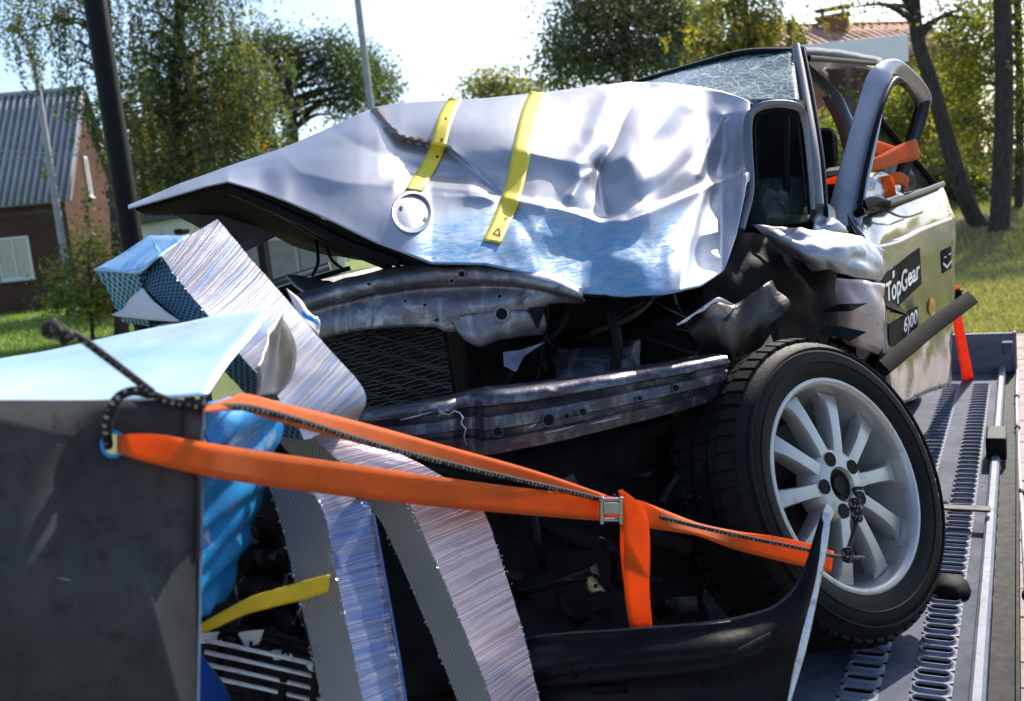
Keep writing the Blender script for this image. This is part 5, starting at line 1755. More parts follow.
rs_ = thing('tie_down_strap', W(968, 386, 4.55), 'red-orange tie-down strap running from the car side to the deck', 'strap')
mb = MB()
ribbon(mb, [(953, 295, 3.9, 5, 80), (957, 318, 4.02, 5, 83), (962, 345, 4.2, 5, 82), (969, 384, 4.42, 6, 80)], 6)
mb.build('webbing', RED_STRAP, rs_, solid=.004, angle=180)
c = W(954, 296, 3.86)
MB().tube([c + np.array([-.03, 0, 0]), c + np.array([.03, 0, 0])], .03, 12).build('tensioner', BLACK, rs_)
mb = MB()
ribbon(mb, [(951, 291, 3.84, 2, 80), (954, 287, 3.84, 4, 80), (957, 291, 3.85, 5, 80), (957, 300, 3.87, 4, 80)], 5)
mb.build('reel', ORANGE, rs_, solid=.004)
c = W(969, 387, 4.42)
MB().tube(crom([c + np.array([-.04, 0, 0]), c + np.array([-.02, .01, -.02]), c + np.array([.02, .01, -.02]), c + np.array([.04, 0, .01])], 4), .008, 8).build('hook', STEEL, rs_)

# loop of dark strap at the deck by the wheel
loop = thing('rubber_stop', on_z(957, 588, DZ), 'dark rubber stop lying on the deck right of the front wheel', 'wheel stop')
c = on_z(955, 590, DZ + .004)
mb = MB()
R = []
for t_, sc_ in ((-.05, .55), (-.035, .9), (0, 1.0), (.03, .85), (.045, .5)):
    R.append([c + np.array([x * sc_, t_, z * sc_]) for x, z in ((-.05, 0), (-.045, .02), (-.02, .032), (.015, .028), (.03, .012), (.034, 0))])
mb.rings(R)
mb.build('block', BLACK_MATT, loop, weld=.0005, angle=50)

# yellow tapes on the hood
def tape(name, path, label, marks):
    t = thing(name, on_hood(*path[-1][:2]), label, 'tape')
    P = crom(np.array(path, float), 10)
    vs = []
    for x, y, w in P:
        for q in (-1, -.5, 0, .5, 1):
            vs.append(on_hood(x + q * w / 2, y + q * w * .08, .006))
    fs = [(i * 5 + j, (i + 1) * 5 + j, (i + 1) * 5 + j + 1, i * 5 + j + 1) for i in range(len(P) - 1) for j in range(4)]
    MB().add(vs, fs).build('strip', YELLOW, t, solid=.0012, angle=180)
    for poly in marks:
        MB().add([on_hood(x, y, .0085) for x, y in poly], [tuple(range(len(poly)))]).build('mark', INK_AND_HOLE_BLACK, t)
    return t
tape('yellow_tape', [(455.5, 98.5, 12), (448, 112, 14), (442, 130, 15), (438, 146, 15), (431, 162, 15), (422, 177, 16), (413.5, 190, 16)],
     'left yellow tape strip crossing the tear in the hood', [[(445, 117), (447, 117.6), (446.5, 120), (444.5, 119.4)], [(436, 155), (439, 156), (438, 158), (436, 157)], [(441, 138), (443, 138.5), (442, 142), (440.5, 141.5)]])
tri = [[(493, 233), (498, 228), (498.8, 228.6), (494, 233.6)], [(498, 228), (499, 228), (500.5, 235), (499.5, 235)], [(493, 233), (500.5, 235), (500.3, 236), (493, 234)], [(490, 239.5), (495, 240.5), (495, 241.5), (490, 240.5)], [(504, 219), (507, 217), (507.5, 218), (504.5, 220)]]
tape('yellow_tape', [(538.5, 92.5, 17), (531, 112, 18), (525, 135, 18), (519, 165, 18), (513, 192, 18), (503, 218, 18), (492, 242, 18)],
     'right yellow tape strip running down to the blue scuffed hood edge', tri)
ys = thing('yellow_strap', W(260, 605, 1.17), 'bright yellow webbing end lying against the honeycomb leg', 'strap')
mb = MB()
ribbon(mb, [(194, 632, 1.15, 5, 12), (215, 622, 1.15, 7, 12), (245, 607, 1.155, 8.5, 12), (275, 598, 1.16, 9, 10), (305, 590, 1.165, 9.5, 8), (329, 583, 1.17, 8.5, 6)], 8)
mb.build('webbing', YELLOW2, ys, solid=.002, angle=180)

# ------------------------------------------------------------------ posts and wires
def ground_under(px, py, dep):
    p = W(px, py, dep)
    return np.array([p[0], p[1], 0.0])

p0 = W(141, 300, 5.0)
post = thing('steel_post', (p0[0], p0[1], 0), 'thick black steel post rising behind the raised hood', 'post')
MB().tube([(p0[0], p0[1], 0), (p0[0], p0[1], 6.5)], .056, 20).build('shaft', POLE_BLACK, post)
MB().tube([(p0[0], p0[1], 0), (p0[0], p0[1], .03)], .13, 20).build('base_plate', POLE_BLACK, post)
for (px, w, h) in ((166, .055, 1.95), (183, .06, 1.98), (262, .06, 1.98)):
    q = W(px, 240, 6.5)
    t = thing('fence_post', (q[0], q[1], 0), {166: 'short dark post seen just right of the thick black post', 183: 'short dark post second right of the thick black post', 262: 'short dark post left of the pale garage door'}[px], 'post', 'short posts behind the wreck')
    MB().box((q[0], q[1], h / 2 - .02), (w, w, h - .04)).build('shaft', POLE_BLACK, t, smooth=False, bevel=.006)
    MB().box((q[0], q[1], h - .02), (w * 1.3, w * 1.3, .035)).build('cap', POLE_BLACK, t, smooth=False, bevel=.008)

q = W(62, 240, 33)
lamp = thing('lamp_post', (q[0], q[1], 0), 'pale grey street lamp post in front of the brick house', 'lamp post')
top = W(34, 62, 33)
MB().tube([(q[0], q[1], 0), (q[0], q[1], 4), tuple(top)], [.14, .12, .09], 14).build('shaft', POLE_GREY, lamp)
h1 = W(15, 28, 32)
MB().tube([tuple(top), tuple(W(26, 42, 32.5)), tuple(h1)], .04, 8).build('arm', POLE_GREY, lamp)
mb = MB().lathe([(.0001, .16), (.12, .14), (.22, .04), (.24, -.06), (.16, -.14), (.0001, -.16)], h1, np.array([0, 0, 1.0]), np.array([1.0, 0, 0]), 20)
mb.build('lamp_head', plain('lamp_housing', (.16, .15, .15), .6), lamp)
q = W(371, 112, 26)
t2 = W(357, -6, 26)
pole = thing('utility_pole', (q[0], q[1], 0), 'slim pale grey pole standing behind the hood against the sky', 'pole')
MB().tube([(q[0], q[1], 0), tuple(q), tuple(t2 + np.array([0, 0, 2]))], [.13, .10, .085], 12).build('shaft', POLE_GREY, pole)
MB().tube([(q[0], q[1], 0), (q[0], q[1], .12)], .22, 12).build('base', POLE_GREY, pole)
for (ya, yb, d) in ((158, 108, 30), (146, 128, 31)):
    a, b = W(-40, ya, d), W(300, yb, d)
    pts = [a * (1 - t) + b * t - np.array([0, 0, .5 * 4 * t * (1 - t)]) for t in np.linspace(0, 1, 14)]
    o = MB().tube(pts, .018, 6).build('overhead_wire', POLE_GREY)
    tag(o, 'lower overhead wire crossing the corrugated roof' if ya == 158 else 'upper overhead wire crossing the corrugated roof', 'wire', 'overhead wires')

# ------------------------------------------------------------------ brick house on the left
BRICK_L = brick_mat('old_red_brick', (.085, .042, .03), (.125, .06, .043), (.10, .082, .07))
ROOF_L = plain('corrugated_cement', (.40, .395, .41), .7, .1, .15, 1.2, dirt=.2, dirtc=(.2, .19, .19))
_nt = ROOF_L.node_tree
_at = nd(_nt, 'ShaderNodeAttribute', attribute_name='valley_shade')
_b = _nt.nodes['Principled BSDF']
_nt.links.new(mixc(_nt, math_n(_nt, 'MULTIPLY', _at.outputs['Fac'], .85), _b.inputs['Base Color'].links[0].from_socket, (.085, .08, .085)), _b.inputs['Base Color'])  # valleys coloured darker to stand for shading between the corrugations
WHITE_F = plain('white_frame', (.72, .72, .74), .5, 0, .06)
CURT = plain('curtain', (.55, .51, .44), .8, 0, .2, 3, stretch=(14, 14, .5))
GLASS_W = plain('window_glass', (.03, .035, .04), .08, 0, .2, coat=.5)

def horiz(v):
    v = np.array([v[0], v[1], 0.0])
    return v / np.linalg.norm(v)

def wall_quad(mb, a, b, z0, z1, mi=0):
    """vertical wall from a to b with brick UVs in metres"""
    a, b = np.array(a, float), np.array(b, float)
    l = np.linalg.norm((b - a)[:2])
    mb.add([(a[0], a[1], z0), (b[0], b[1], z0), (b[0], b[1], z1), (a[0], a[1], z1)], [(0, 1, 2, 3)], [(0, z0), (l, z0), (l, z1), (0, z1)], mi)

def house(name, label, E, gdir, edir, gw, el, ez, rz, brick, roofm, corr=.18, over=.35, sag=0):
    """E: near eave corner on the ground; gdir: along the gable; edir: along the eave; gw, el: sizes"""
    t = thing(name, (E[0], E[1], 0), label, 'house')
    E = np.array([E[0], E[1], 0.0])
    A, B = E, E + gdir * gw
    C, D = B + edir * el, E + edir * el
    mb = MB()
    for p, q in ((A, B), (B, C), (C, D), (D, A)):
        wall_quad(mb, p, q, 0, ez)
    for p, q in ((A, B), (D, C)):
        m = (p + q) / 2
        mb.add([(p[0], p[1], ez), (q[0], q[1], ez), (m[0], m[1], rz)], [(0, 1, 2)], [(0, ez), (gw, ez), (gw / 2, rz)])
    w = mb.build('wall', brick, t, smooth=False)
    M1 = (A + B) / 2
    for side, base in ((-1, A), (1, B)):
        # corrugated sheet from ridge to eave
        sl = np.array([*(base - M1)[:2], ez - rz])
        ln = np.linalg.norm(sl)
        s = sl / ln
        nrm = np.cross(edir, s)
        nrm /= np.linalg.norm(nrm)
        if nrm[2] < 0:
            nrm = -nrm
        n = int((el + 2 * over) / corr * 6)
        mb = MB()
        vs = []
        rows = 5
        for i in range(n + 1):
            u = -over + (el + 2 * over) * i / n
            h = .07 * math.sin(2 * math.pi * u / corr)
            for j in range(rows):
                f = j / (rows - 1)
                p = np.array([M1[0], M1[1], rz]) + edir * u + s * (ln + over * 1.2) * f + nrm * (h + .07 + .012 * math.sin(i * .031))
                vs.append(p)
        mb.add(vs, [(i * rows + j, i * rows + j + 1, (i + 1) * rows + j + 1, (i + 1) * rows + j) for i in range(n) for j in range(rows - 1)])
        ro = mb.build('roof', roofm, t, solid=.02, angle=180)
        va = ro.data.attributes.new('valley_shade', 'FLOAT', 'POINT')      # stripe shading painted into the valleys
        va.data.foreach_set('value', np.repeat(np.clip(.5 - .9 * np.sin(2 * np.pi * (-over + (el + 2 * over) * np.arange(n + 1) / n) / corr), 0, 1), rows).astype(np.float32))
    mb = MB()
    mb.tube([np.array([M1[0], M1[1], rz + .12]) - edir * over, np.array([M1[0], M1[1], rz + .12]) + edir * (el + over)], .12, 8)
    mb.build('ridge_cap', roofm, t)
    # barge boards and eaves
    for base in (A, B):
        p = np.array([base[0], base[1], ez]) - edir * (over - .03)
        q = np.array([M1[0], M1[1], rz]) - edir * (over - .03)
        d = (p - q) / np.linalg.norm(p - q)
        mb = MB().tube([q, p + d * over], .07, 4)
        mb.build('barge_board', plain('grey_board', (.22, .2, .19), .8), t)
    return t, w

def window(t, c, along, w, h, nrm, frame=.06, curtain=True, bars=1):
    """c: centre of the sill line; along/nrm horizontal unit vectors"""
    up = np.array([0, 0, 1.0])
    along, nrm = np.array(along), np.array(nrm)
    mid = np.array(c) + up * h / 2
    ax = [along, nrm, up]
    fr = MB()
    fr.box(mid + along * (w / 2) + nrm * .03, (frame, .10, h + frame), ax)
    fr.box(mid - along * (w / 2) + nrm * .03, (frame, .10, h + frame), ax)
    fr.box(mid + up * (h / 2) + nrm * .028, (w - frame, .095, frame), ax)
    fr.box(mid - up * (h / 2) + nrm * .028, (w - frame, .095, frame), ax)
    for k in range(bars):
        fr.box(mid + along * w * ((k + 1) / (bars + 1) - .5) + nrm * .024, (frame * .6, .07, h - frame), ax)
    f = fr.build('window', WHITE_F, t, smooth=False)
    MB().box(mid + nrm * .012, (w - frame, .01, h - frame), ax).build('pane', CURT if curtain else GLASS_W, f, smooth=False)
    MB().box(np.array(c) - up * (frame * .9) + nrm * .07, (w + .2, .18, .05), ax).build('sill', WHITE_F, f, smooth=False)
    return f

HD = 42.0
Ec = ground_under(79, 292, HD)
camr, camf = horiz(AX[:, 0]), horiz(AX[:, 2])
gdir = horiz(camr * -.08 + camf * .99)
edir = np.array([-gdir[1], gdir[0], 0.0])
if edir @ camr > 0:
    edir = -edir
ez = W(66, 193, HD)[2]
GW, EL = 8.0, 18.0
rz = W(100, 93, HD + 3.8)[2]
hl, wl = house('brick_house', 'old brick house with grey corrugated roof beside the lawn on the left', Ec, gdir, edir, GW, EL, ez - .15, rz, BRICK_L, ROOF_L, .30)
nE = -gdir
# window in the eave wall
def on_plane(px, py, P, n_):
    v = AX @ np.array([(px - CX) / F, (CY - py) / F, 1.0])
    return CAM + v * (((P - CAM) @ n_) / (v @ n_))
w0, w1 = on_plane(3, 281, Ec, nE), on_plane(34, 276, Ec, nE)
wt = on_plane(3, 240, Ec, nE)
mid = (w0 + w1) / 2
window(hl, (mid[0], mid[1], (w0[2] + w1[2]) / 2), edir, np.linalg.norm((w1 - w0)[:2]), wt[2] - w0[2], nE, .09, True, 1)
ml = (w1 - w0)
window(hl, (mid[0] + edir[0] * 4, mid[1] + edir[1] * 4, (w0[2] + w1[2]) / 2), edir, np.linalg.norm(ml[:2]), wt[2] - w0[2], nE, .09, True, 2)
nG = -edir
for px in (90, 117):
    a = on_plane(px, 196, Ec, nG)
    b = on_plane(px - 3, 158, Ec, nG)
    window(hl, a, gdir, .34, b[2] - a[2], nG, .08, False, 0)
# cornice band and plinth
mb = MB()
for z, hgt, o_ in ((ez - .75, .18, .06), (ez - .35, .16, .12)):
    c = Ec + edir * EL / 2 + np.array([0, 0, z])
    mb.box(c + nE * o_ / 2, (EL, o_, hgt), [edir, nE, np.array([0, 0, 1.0])])
mb.build('cornice', BRICK_L, hl, smooth=False)
sgn = on_plane(-9, 262, Ec, nE)
MB().box(sgn + nE * .04, (.5, .06, 1.0), [edir, nE, np.array([0, 0, 1.0])]).build('blue_plaque', CLAD, hl, smooth=False)

# ------------------------------------------------------------------ house on the right, its chimney and fence
BRICK_R = brick_mat('red_brick', (.36, .10, .065), (.44, .15, .09), (.25, .2, .17))
ROOF_R = plain('rusty_sheet_roof', (.50, .17, .08), .75, .1, .3, .9, c2=(.58, .34, .24), dirt=.3, dirtc=(.40, .11, .05))
Er = ground_under(802, 200, 44)
gd = horiz(camr * -.35 + camf * .94)
ed = np.array([gd[1], -gd[0], 0.0])
if ed @ camr < 0:
    ed = -ed
ezr = W(802, 60, 44)[2]
rzr = W(830, 26, 48)[2]
hr_, wr = house('brick_house', 'brick house with rusty sheet roof and red chimney beyond the wreck', Er, gd, ed, 8.0, 11.0, ezr, rzr, BRICK_R, ROOF_R, .5)
cb = W(834, 38, 48)
ctop = W(834, 18, 48)[2]
ch = MB()
R_ = .72
for p, q in (((-R_, -.4), (R_, -.4)), ((R_, -.4), (R_, .4)), ((R_, .4), (-R_, .4)), ((-R_, .4), (-R_, -.4))):
    wall_quad(ch, (cb[0] + p[0], cb[1] + p[1]), (cb[0] + q[0], cb[1] + q[1]), cb[2] - 1.5, ctop)
ch.box((cb[0], cb[1], ctop + .05), (1.65, 1.0, .12))
for s in (-.5, .5):
    ch.box((cb[0] + s, cb[1], ctop + .25), (.08, .6, .3))
ch.box((cb[0], cb[1], ctop + .43), (1.7, 1.05, .06))
ch.build('chimney', BRICK_R, hr_, smooth=False)
for k in range(3):
    a = Er + ed * (2 + k * 3.4)
    window(hr_, (a[0], a[1], 1.3), ed, 1.0, 1.4, -gd, .09, False, 1)

bp = W(852, 70, 12)
board = thing('white_board', (bp[0], bp[1], 0), 'plain white board showing above the car roof', 'board')
BW = W(906, 38, 12), W(795, 50, 12), W(906, 62, 12)
al = horiz(camr)
zc = (BW[0][2] + BW[2][2]) / 2
MB().box((bp[0], bp[1], zc + .02), (1.42, .05, .33), [al, horiz(camf), (0, 0, 1)]).build('panel', plain('white_panel', (.86, .86, .87), .5, 0, .04), board, smooth=False, bevel=.004)
for s in (-.62, -.05):
    b = bp + al * s
    MB().tube([(b[0], b[1], 0), (b[0], b[1], zc - .145)], .03, 10).build('leg', POLE_GREY, board)

FENCE = plain('red_brown_boards', (.12, .052, .04), .85, 0, .3, 2, c2=(.17, .08, .06))
fa, fb = W(925, 195, 35), W(1090, 188, 37)
fence = thing('board_fence', (fa[0], fa[1], gz(fa[0], fa[1])), 'red-brown vertical board fence behind the trees on the right', 'fence')
fd = horiz(fb - fa)
fl = np.linalg.norm((fb - fa)[:2])
nb = int(fl / .16)
fz = W(985, 152, 36)[2] - 1.0
pm = MB().box((0, 0, fz / 2), (.145, .025, fz), [fd, np.cross(fd, (0, 0, 1)), (0, 0, 1)]).build('board', FENCE, fence, smooth=False, origin=(0, 0, 0))
pmd = pm.data
bpy.data.objects.remove(pm)
for k in range(nb):
    b = fa + fd * k * .16
    o = link(bpy.data.objects.new('board', pmd), fence, (b[0], b[1], gz(b[0], b[1]) - .03 + random.uniform(-.03, .03)))
for z in (.4, fz - .3):
    c = fa + fd * fl / 2
    MB().box((c[0], c[1], z + gz(c[0], c[1])), (fl, .06, .09), [fd, np.cross(fd, (0, 0, 1)), (0, 0, 1)]).build('rail', FENCE, fence, smooth=False)

# low garage seen beneath the raised hood
gp = W(235, 250, 17)
gar = thing('garage', (gp[0], gp[1], 0), 'low pale garage with grey doors seen beneath the raised hood', 'garage')
garz = W(235, 212, 17)[2]
G1, G2 = W(190, 262, 17), W(345, 262, 19)
al2 = horiz(G2 - G1)
nn2 = np.array([al2[1], -al2[0], 0])
gl = np.linalg.norm((G2 - G1)[:2])
gc = (G1 + G2) / 2
MB().box((gc[0] - nn2[0] * 1.6, gc[1] - nn2[1] * 1.6, garz / 2), (gl, 3.2, garz), [al2, nn2, (0, 0, 1)]).build('wall', plain('pale_render', (.60, .58, .55), .85, 0, .15, 1.2, dirt=.3, dirtc=(.35, .33, .3)), gar, smooth=False)
MB().box((gc[0] - nn2[0] * 1.5, gc[1] - nn2[1] * 1.5, garz + .06), (gl + .4, 3.6, .12), [al2, nn2, (0, 0, 1)]).build('roof', plain('tar_roof', (.06, .06, .065), .9), gar, smooth=False)
for px, w in ((272, .95), (318, .8), (205, .8)):
    c = on_plane(px, 262, np.array(gc), nn2)
    d = MB().box((c[0] + nn2[0] * .03, c[1] + nn2[1] * .03, .95), (w, .06, 1.9), [al2, nn2, (0, 0, 1)]).build('door', plain('grey_door', (.20, .19, .19), .7, 0, .2, 4), gar, smooth=False)
    MB().box((c[0] + nn2[0] * .08 + al2[0] * w * .38, c[1] + nn2[1] * .08 + al2[1] * w * .38, .95), (.03, .05, .14), [al2, nn2, (0, 0, 1)]).build('handle', STEEL, d, smooth=False)

# ------------------------------------------------------------------ trees
LEAF = {
    'birch': leaf_mat('birch_leaves', [(0, (.025, .038, .02)), (.45, (.075, .10, .036)), (.85, (.15, .18, .06)), (.93, (.28, .2, .03)), (1, (.40, .21, .025))], .52),
    'dark': leaf_mat('dark_leaves', [(0, (.022, .034, .02)), (.5, (.055, .075, .034)), (1, (.12, .14, .055))], .48),
    'olive': leaf_mat('olive_leaves', [(0, (.07, .085, .055)), (.5, (.14, .155, .09)), (1, (.25, .25, .14))], .52),
    'yellow': leaf_mat('autumn_leaves', [(0, (.08, .09, .025)), (.5, (.18, .17, .035)), (.85, (.34, .27, .045)), (1, (.45, .29, .04))], .55),
    'lime': leaf_mat('lime_leaves', [(0, (.06, .078, .02)), (.5, (.17, .18, .035)), (1, (.36, .32, .06))], .55),
    'bush': leaf_mat('bush_leaves', [(0, (.04, .058, .018)), (.5, (.10, .125, .036)), (1, (.22, .22, .07))], .45),
}

def leaves(name, P, tint, size, mat, parent, seed=0, aspect=.62):
    rng = np.random.default_rng(seed)
    n = len(P)
    a = rng.normal(size=(n, 3))
    a /= np.linalg.norm(a, axis=1, keepdims=True)
    b = rng.normal(size=(n, 3))
    b -= (b * a).sum(1, keepdims=True) * a
    b /= np.linalg.norm(b, axis=1, keepdims=True)
    s = size * rng.uniform(.6, 1.35, (n, 1))
    V = np.stack([P - a * s, P + b * s * aspect, P + a * s, P - b * s * aspect], 1).reshape(-1, 3)
    c = P.mean(0)
    V = V - c
    me = bpy.data.meshes.new(name)
    me.vertices.add(4 * n)
    me.vertices.foreach_set('co', V.astype(np.float32).ravel())
    me.loops.add(4 * n)
    me.loops.foreach_set('vertex_index', np.arange(4 * n, dtype=np.int32))
    me.polygons.add(n)
    me.polygons.foreach_set('loop_start', np.arange(0, 4 * n, 4, dtype=np.int32))
    me.polygons.foreach_set('loop_total', np.full(n, 4, dtype=np.int32))
    me.update(calc_edges=True)
    at = me.attributes.new('tint', 'FLOAT', 'POINT')
    at.data.foreach_set('value', np.repeat(np.clip(tint, 0, 1), 4).astype(np.float32))
    me.materials.append(mat)
    o = bpy.data.objects.new(name, me)
    return link(o, parent, tuple(float(x) for x in c))

def tree(name, label, dep, trunk, crowns, kind, leaf=.07, trunk_r=.2, weep=0, per=60, seed=1, group=None, cat='tree', limbs=10, spread=.45, taper=.4):
    """trunk: photo points from the foot up; crowns: (px, py, rx, ry, clusters) in photo units at dep"""
    rng = np.random.default_rng(seed)
    base = ground_under(trunk[0][0], trunk[0][1], dep)
    base[2] = gz(base[0], base[1])
    t = thing(name, base, label, cat, group)
    m = dep / F
    T = [np.array([base[0], base[1], base[2] - .05])]
    for (px, py) in trunk[1:]:
        T.append(W(px, py, dep))
    T = crom(np.array(T), 6)
    rad = np.linspace(trunk_r, trunk_r * taper, len(T))
    rad[0] *= 1.35
    tk = MB().tube(T, rad, 12)
    for p, r in zip(T, rad):
        pass
    cl, own = [], []
    for (px, py, rx, ry, n) in crowns:
        c = W(px, py, dep)
        for _ in range(n):
            v = rng.normal(size=3)
            v /= np.linalg.norm(v)
            v *= rng.uniform(.35, 1.0) ** .6
            cl.append(c + AX[:, 0] * v[0] * rx * m + AX[:, 1] * v[1] * ry * m + FWD * v[2] * max(rx, ry) * .8 * m)
    cl = np.array(cl)
    # limbs to some of the clusters
    idx = rng.choice(len(cl), min(limbs, len(cl)), replace=False)
    for i in idx:
        e = cl[i]
        d = np.linalg.norm(T - e, axis=1) + np.where(T[:, 2] > e[2] - .3, 3.0, 0)
        d[:len(T) // 4] += 50
        s = T[int(np.argmin(d))]
        k = int(np.argmin(d))
        mid_ = (s + e) / 2 + np.array([0, 0, np.linalg.norm(e - s) * .12]) + rng.normal(size=3) * .12 * np.linalg.norm(e - s) * .5
        tk.tube(crom(np.array([s, mid_, e]), 5), np.linspace(max(rad[k] * .6, .025), .015, 11), 6)
    tk.build('trunk', BARK, t, angle=180)
    pts, tint = [], []
    cm = cl.mean(0)
    for c in cl:
        n = int(per * rng.uniform(.6, 1.4))
        r = spread * rng.uniform(.6, 1.4)
        base_t = rng.uniform(0, .8)
        if weep:
            ns = max(3, n // 34)
            for _ in range(ns):
                o = c + rng.normal(size=3) * np.array([r, r, r * .5])
                ln = weep * rng.uniform(.4, 1.3)
                k = n // ns + 3
                f = rng.uniform(0, 1, k)
                q = o + np.outer(f, [0, 0, -ln]) + rng.normal(size=(k, 3)) * np.array([.05, .05, .05]) * (.6 + leaf * 10) * (1.5 - f[:, None])
                q[:, 0] += .12 * f * rng.normal()
                pts.append(q)
                tint.append(base_t + rng.normal(size=k) * .14 + (.55 if rng.random() < .05 else 0))
        else:
            q = c + np.clip(rng.normal(size=(n, 3)), -2, 2) * r * np.array([1, 1, .7])
            pts.append(q)
            tint.append(base_t + rng.normal(size=n) * .16)
    leaves('crown', np.concatenate(pts), np.concatenate(tint), leaf, LEAF[kind], t, seed)
    return t

# left: weeping birches, darker trees behind, one open-branched tree
tree('birch_tree', 'weeping birch with dense hanging branches right of the black post', 24, [(170, 262), (172, 200), (175, 100), (180, 0), (178, -90)],
     [(178, 5, 50, 60, 56), (158, 85, 34, 50, 44), (222, 80, 40, 60, 50), (190, 160, 56, 36, 40), (200, -70, 60, 50, 30)], 'birch', .042, .2, 1.7, 210, 3, limbs=26, spread=.40)
tree('birch_tree', 'thin weeping birch hanging over the brick house roof', 22, [(112, 275), (112, 150), (108, 20), (100, -90)],
     [(48, 12, 46, 26, 13), (85, 50, 22, 34, 12), (30, -30, 70, 30, 26), (14, 25, 16, 20, 5), (112, -20, 40, 60, 18), (128, 110, 12, 70, 14)], 'birch', .04, .14, 1.5, 130, 5, limbs=24, spread=.26)
tree('dark_tree', 'dark leafy tree between the birch and the open-branched tree', 36, [(250, 255), (250, 170), (246, 80)],
     [(236, 95, 36, 46, 60), (225, 150, 50, 45, 50), (285, 165, 40, 34, 44), (150, 180, 40, 36, 40), (165, 110, 40, 50, 40)], 'dark', .085, .25, 1.2, 130, 8, limbs=14, spread=.75)
tree('ash_tree', 'open-branched tree with sky showing through left of the slim pole', 42, [(294, 255), (294, 170), (293, 130), (290, 95), (284, 60)],
     [(280, 52, 40, 26, 26), (322, 56, 34, 28, 20), (352, 78, 26, 26, 13), (252, 66, 26, 32, 16), (300, 90, 40, 16, 6), (250, 105, 22, 22, 8), (338, 100, 26, 18, 9), (362, 100, 16, 16, 6)], 'dark', .075, .34, 0, 170, 11, limbs=44, spread=.52)
tree('far_tree', 'round tree right of the slim pole just above the hood', 48, [(382, 250), (380, 120), (376, 70)],
     [(376, 86, 22, 18, 16), (362, 62, 16, 20, 10)], 'dark', .09, .2, 0, 130, 12, limbs=8, spread=.55)
# centre
tree('yellow_tree', 'small yellowish tree on the skyline above the hood', 60, [(496, 235), (496, 150), (496, 90)],
     [(497, 88, 26, 13, 16), (520, 92, 18, 10, 8), (475, 95, 14, 8, 6)], 'yellow', .12, .2, 0, 110, 13, limbs=6, spread=.7)
tree('poplar_tree', 'tall dense grey-green tree behind the hood', 38, [(630, 230), (628, 150), (625, 40), (622, -60)],
     [(590, 30, 42, 40, 50), (640, 30, 48, 44, 50), (680, 40, 34, 36, 30), (600, -40, 60, 50, 40), (575, 68, 30, 22, 22), (640, 72, 50, 20, 26), (670, -20, 50, 50, 30)], 'olive', .085, .3, 0, 120, 15, limbs=16, spread=.62)
tree('autumn_tree', 'yellow-leaved hanging tree above the windshield', 27, [(752, 225), (750, 120), (745, 20), (740, -70)],
     [(745, 10, 46, 36, 40), (720, 45, 26, 18, 16), (770, 30, 26, 22, 16), (745, -50, 60, 40, 26), (735, 60, 30, 12, 12)], 'yellow', .055, .2, .6, 110, 17, limbs=16, spread=.38)
tree('dark_tree', 'dark tree filling the gap right of the grey-green tree', 46, [(700, 230), (700, 130), (702, 50)],
     [(698, 40, 22, 40, 24), (715, 80, 40, 20, 16)], 'dark', .1, .22, 0, 110, 19, limbs=8, spread=.7)
# right: leaning trunk and its neighbours
tree('leaning_tree', 'leaning tree with forked bare trunk right of the door', 24, [(982, 243), (968, 205), (950, 150), (932, 85), (918, 40), (912, -20), (905, -90)],
     [(900, -70, 70, 40, 30), (870, 4, 30, 10, 6), (960, 10, 34, 16, 8)], 'lime', .05, .22, 0, 90, 21, limbs=10, spread=.42, taper=.62)
tree('lime_tree', 'slim yellow-green tree at the right edge of the photo', 26, [(1018, 248), (1019, 200), (1020, 110), (1018, 20), (1014, -80)],
     [(972, 55, 34, 36, 40), (980, 118, 34, 30, 34), (1020, 10, 40, 36, 26), (955, 105, 20, 26, 14), (1035, 90, 34, 60, 30), (990, -50, 70, 50, 36), (990, 158, 30, 12, 12), (955, 28, 24, 26, 16)], 'lime', .05, .13, 0, 100, 23, limbs=24, spread=.34, taper=.7)
tree('stout_tree', 'stout dark trunk between the leaning and the slim tree', 23, [(999, 238), (1001, 200), (1004, 120), (1003, 30), (998, -70)],
     [(1060, -40, 60, 40, 30), (1050, 60, 24, 30, 14), (1010, -60, 60, 30, 20)], 'lime', .05, .24, 0, 90, 25, limbs=8, spread=.4, taper=.8)
tree('garden_tree', 'yellow-green garden tree seen through the door window', 31, [(915, 225), (912, 160), (905, 90)],
     [(905, 110, 34, 34, 40), (935, 135, 26, 26, 26), (835, 150, 34, 34, 30), (870, 120, 34, 30, 26), (945, 85, 26, 30, 20)], 'lime', .06, .14, 0, 110, 27, limbs=16, spread=.45)
# shrubs
def shrub(label, px, py, dep, rx, ry, n, kind, leaf, seed, spread=.3, per=80):
    return tree('shrub', label, dep, [(px, py + ry * .9), (px + 2, py + ry * .3), (px, py - ry * .3)], [(px, py, rx * .8, ry, n), (px - rx * .5, py + ry * .45, rx * .8, ry * .5, n // 2), (px + rx * .5, py + ry * .5, rx * .7, ry * .45, n // 2), (px, py + ry * .7, rx, ry * .3, n // 2)], kind, leaf, .05, 0, per, seed, None, 'shrub', 12, spread)
shrub('loose green shrub beside the brick house left of the barrier', 88, 268, 22, 34, 52, 34, 'lime', .045, 31, .22, 75)
shrub('dark shrub under the birch seen below the hood tip', 205, 215, 30, 70, 26, 24, 'dark', .08, 33, .5)
shrub('dark hedge shrub behind the hood ridge', 310, 195, 34, 60, 34, 26, 'dark', .09, 35, .6)
shrub('shaded shrub before the board fence right of the door', 955, 175, 29, 26, 22, 18, 'bush', .06, 37, .35)
shrub('shaded shrub before the board fence at the right edge', 1022, 185, 29, 24, 20, 14, 'dark', .06, 39, .35)
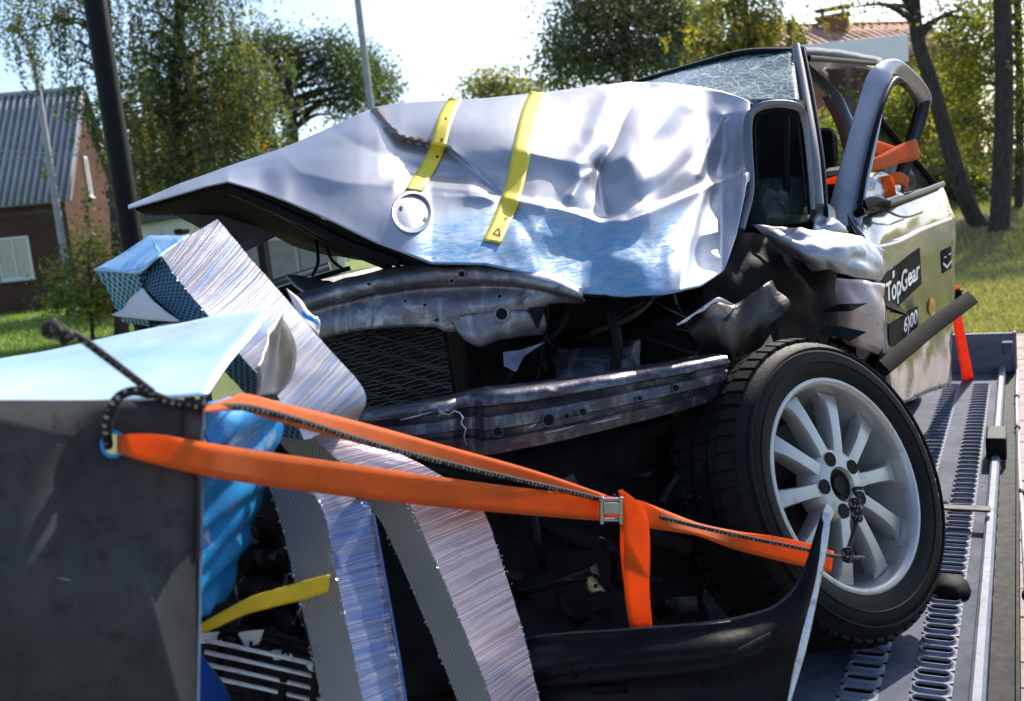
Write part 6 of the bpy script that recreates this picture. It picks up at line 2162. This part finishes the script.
shrub('shrub behind the car seen between pillar and door', 832, 165, 26, 20, 34, 18, 'bush', .06, 41, .35)

# distant wood closing the horizon
rng = np.random.default_rng(77)
P, tn = [], []
for k in range(1500):
    a = rng.uniform(-1.15, .95)
    d = rng.uniform(78, 110)
    ang = math.atan2(camf[1], camf[0]) - a
    h = rng.uniform(0, 1) ** .8 * (3.4 + 1.6 * math.sin(a * 9) + 1.0 * math.sin(a * 23))
    if abs(a + .12) < .17:
        h *= .75
    c = np.array([math.cos(ang) * d, math.sin(ang) * d, .4 + h])
    n = 26
    P.append(c + rng.normal(size=(n, 3)) * .9)
    tn.append(rng.uniform(.1, .9) + rng.normal(size=n) * .12)
o = leaves('distant_wood', np.concatenate(P), np.concatenate(tn), .26, LEAF['olive'], None, 5)
tag(o, 'dark line of distant trees closing the horizon', 'wood', kind='stuff')

# ------------------------------------------------------------------ grass blades on the lawns in view
rng = np.random.default_rng(5)
def blades(x0, x1, y0, y1, n):
    px, py = rng.uniform(x0, x1, n), rng.uniform(y0, y1, n)
    v = np.stack([(px - CX) / F, (CY - py) / F, np.ones(n)], 1) @ AX.T
    z = np.zeros(n)
    for _ in range(30):
        p = CAM + v * ((z - CAM[2]) / np.minimum(v[:, 2], -1e-3))[:, None]
        z = .5 * z + .5 * smooth01((p[:, 1] - 20) / 14) * smooth01((p[:, 0] + 9) / 6)
    return p
B = np.concatenate([blades(930, 1050, 236, 345, 24000), blades(1050, 1500, 190, 345, 30000), blades(-20, 150, 300, 372, 14000), blades(-400, -20, 310, 400, 12000), blades(900, 1050, 198, 236, 8000)])
keep = (np.abs(B[:, 0] - .75) > 1.0) | (B[:, 1] > 11.9)
B = B[keep]
n = len(B)
dist = np.linalg.norm(B[:, :2], axis=1)
hgt = (.035 + .0022 * dist) * rng.uniform(.5, 1.3, n)
wd = (.004 + .0006 * dist) * rng.uniform(.7, 1.3, n)
an = rng.uniform(0, 2 * math.pi, n)
dx = np.stack([np.cos(an), np.sin(an), np.zeros(n)], 1) * wd[:, None]
lean = rng.normal(size=(n, 3)) * np.array([1, 1, 0]) * hgt[:, None] * .45
V = np.stack([B - dx, B + dx, B + lean + np.array([0, 0, 1]) * hgt[:, None]], 1).reshape(-1, 3)
me = bpy.data.meshes.new('grass')
me.vertices.add(3 * n)
me.vertices.foreach_set('co', V.astype(np.float32).ravel())
me.loops.add(3 * n)
me.loops.foreach_set('vertex_index', np.arange(3 * n, dtype=np.int32))
me.polygons.add(n)
me.polygons.foreach_set('loop_start', np.arange(0, 3 * n, 3, dtype=np.int32))
me.polygons.foreach_set('loop_total', np.full(n, 3, dtype=np.int32))
me.update(calc_edges=True)
at = me.attributes.new('tint', 'FLOAT', 'POINT')
at.data.foreach_set('value', np.repeat(rng.uniform(0, 1, n), 3).astype(np.float32))
me.materials.append(leaf_mat('grass_blades', [(0, (.15, .16, .07)), (.5, (.26, .255, .12)), (1, (.42, .36, .22))], .35))
me.materials.append(leaf_mat('grass_blades_green', [(0, (.08, .13, .015)), (.5, (.15, .22, .035)), (1, (.24, .30, .06))], .4))
me.polygons.foreach_set('material_index', (B[:, 0] < -8).astype(np.int32))
o = link(bpy.data.objects.new('grass', me))
tag(o, 'short sunlit grass on the lawns', 'grass', kind='stuff')
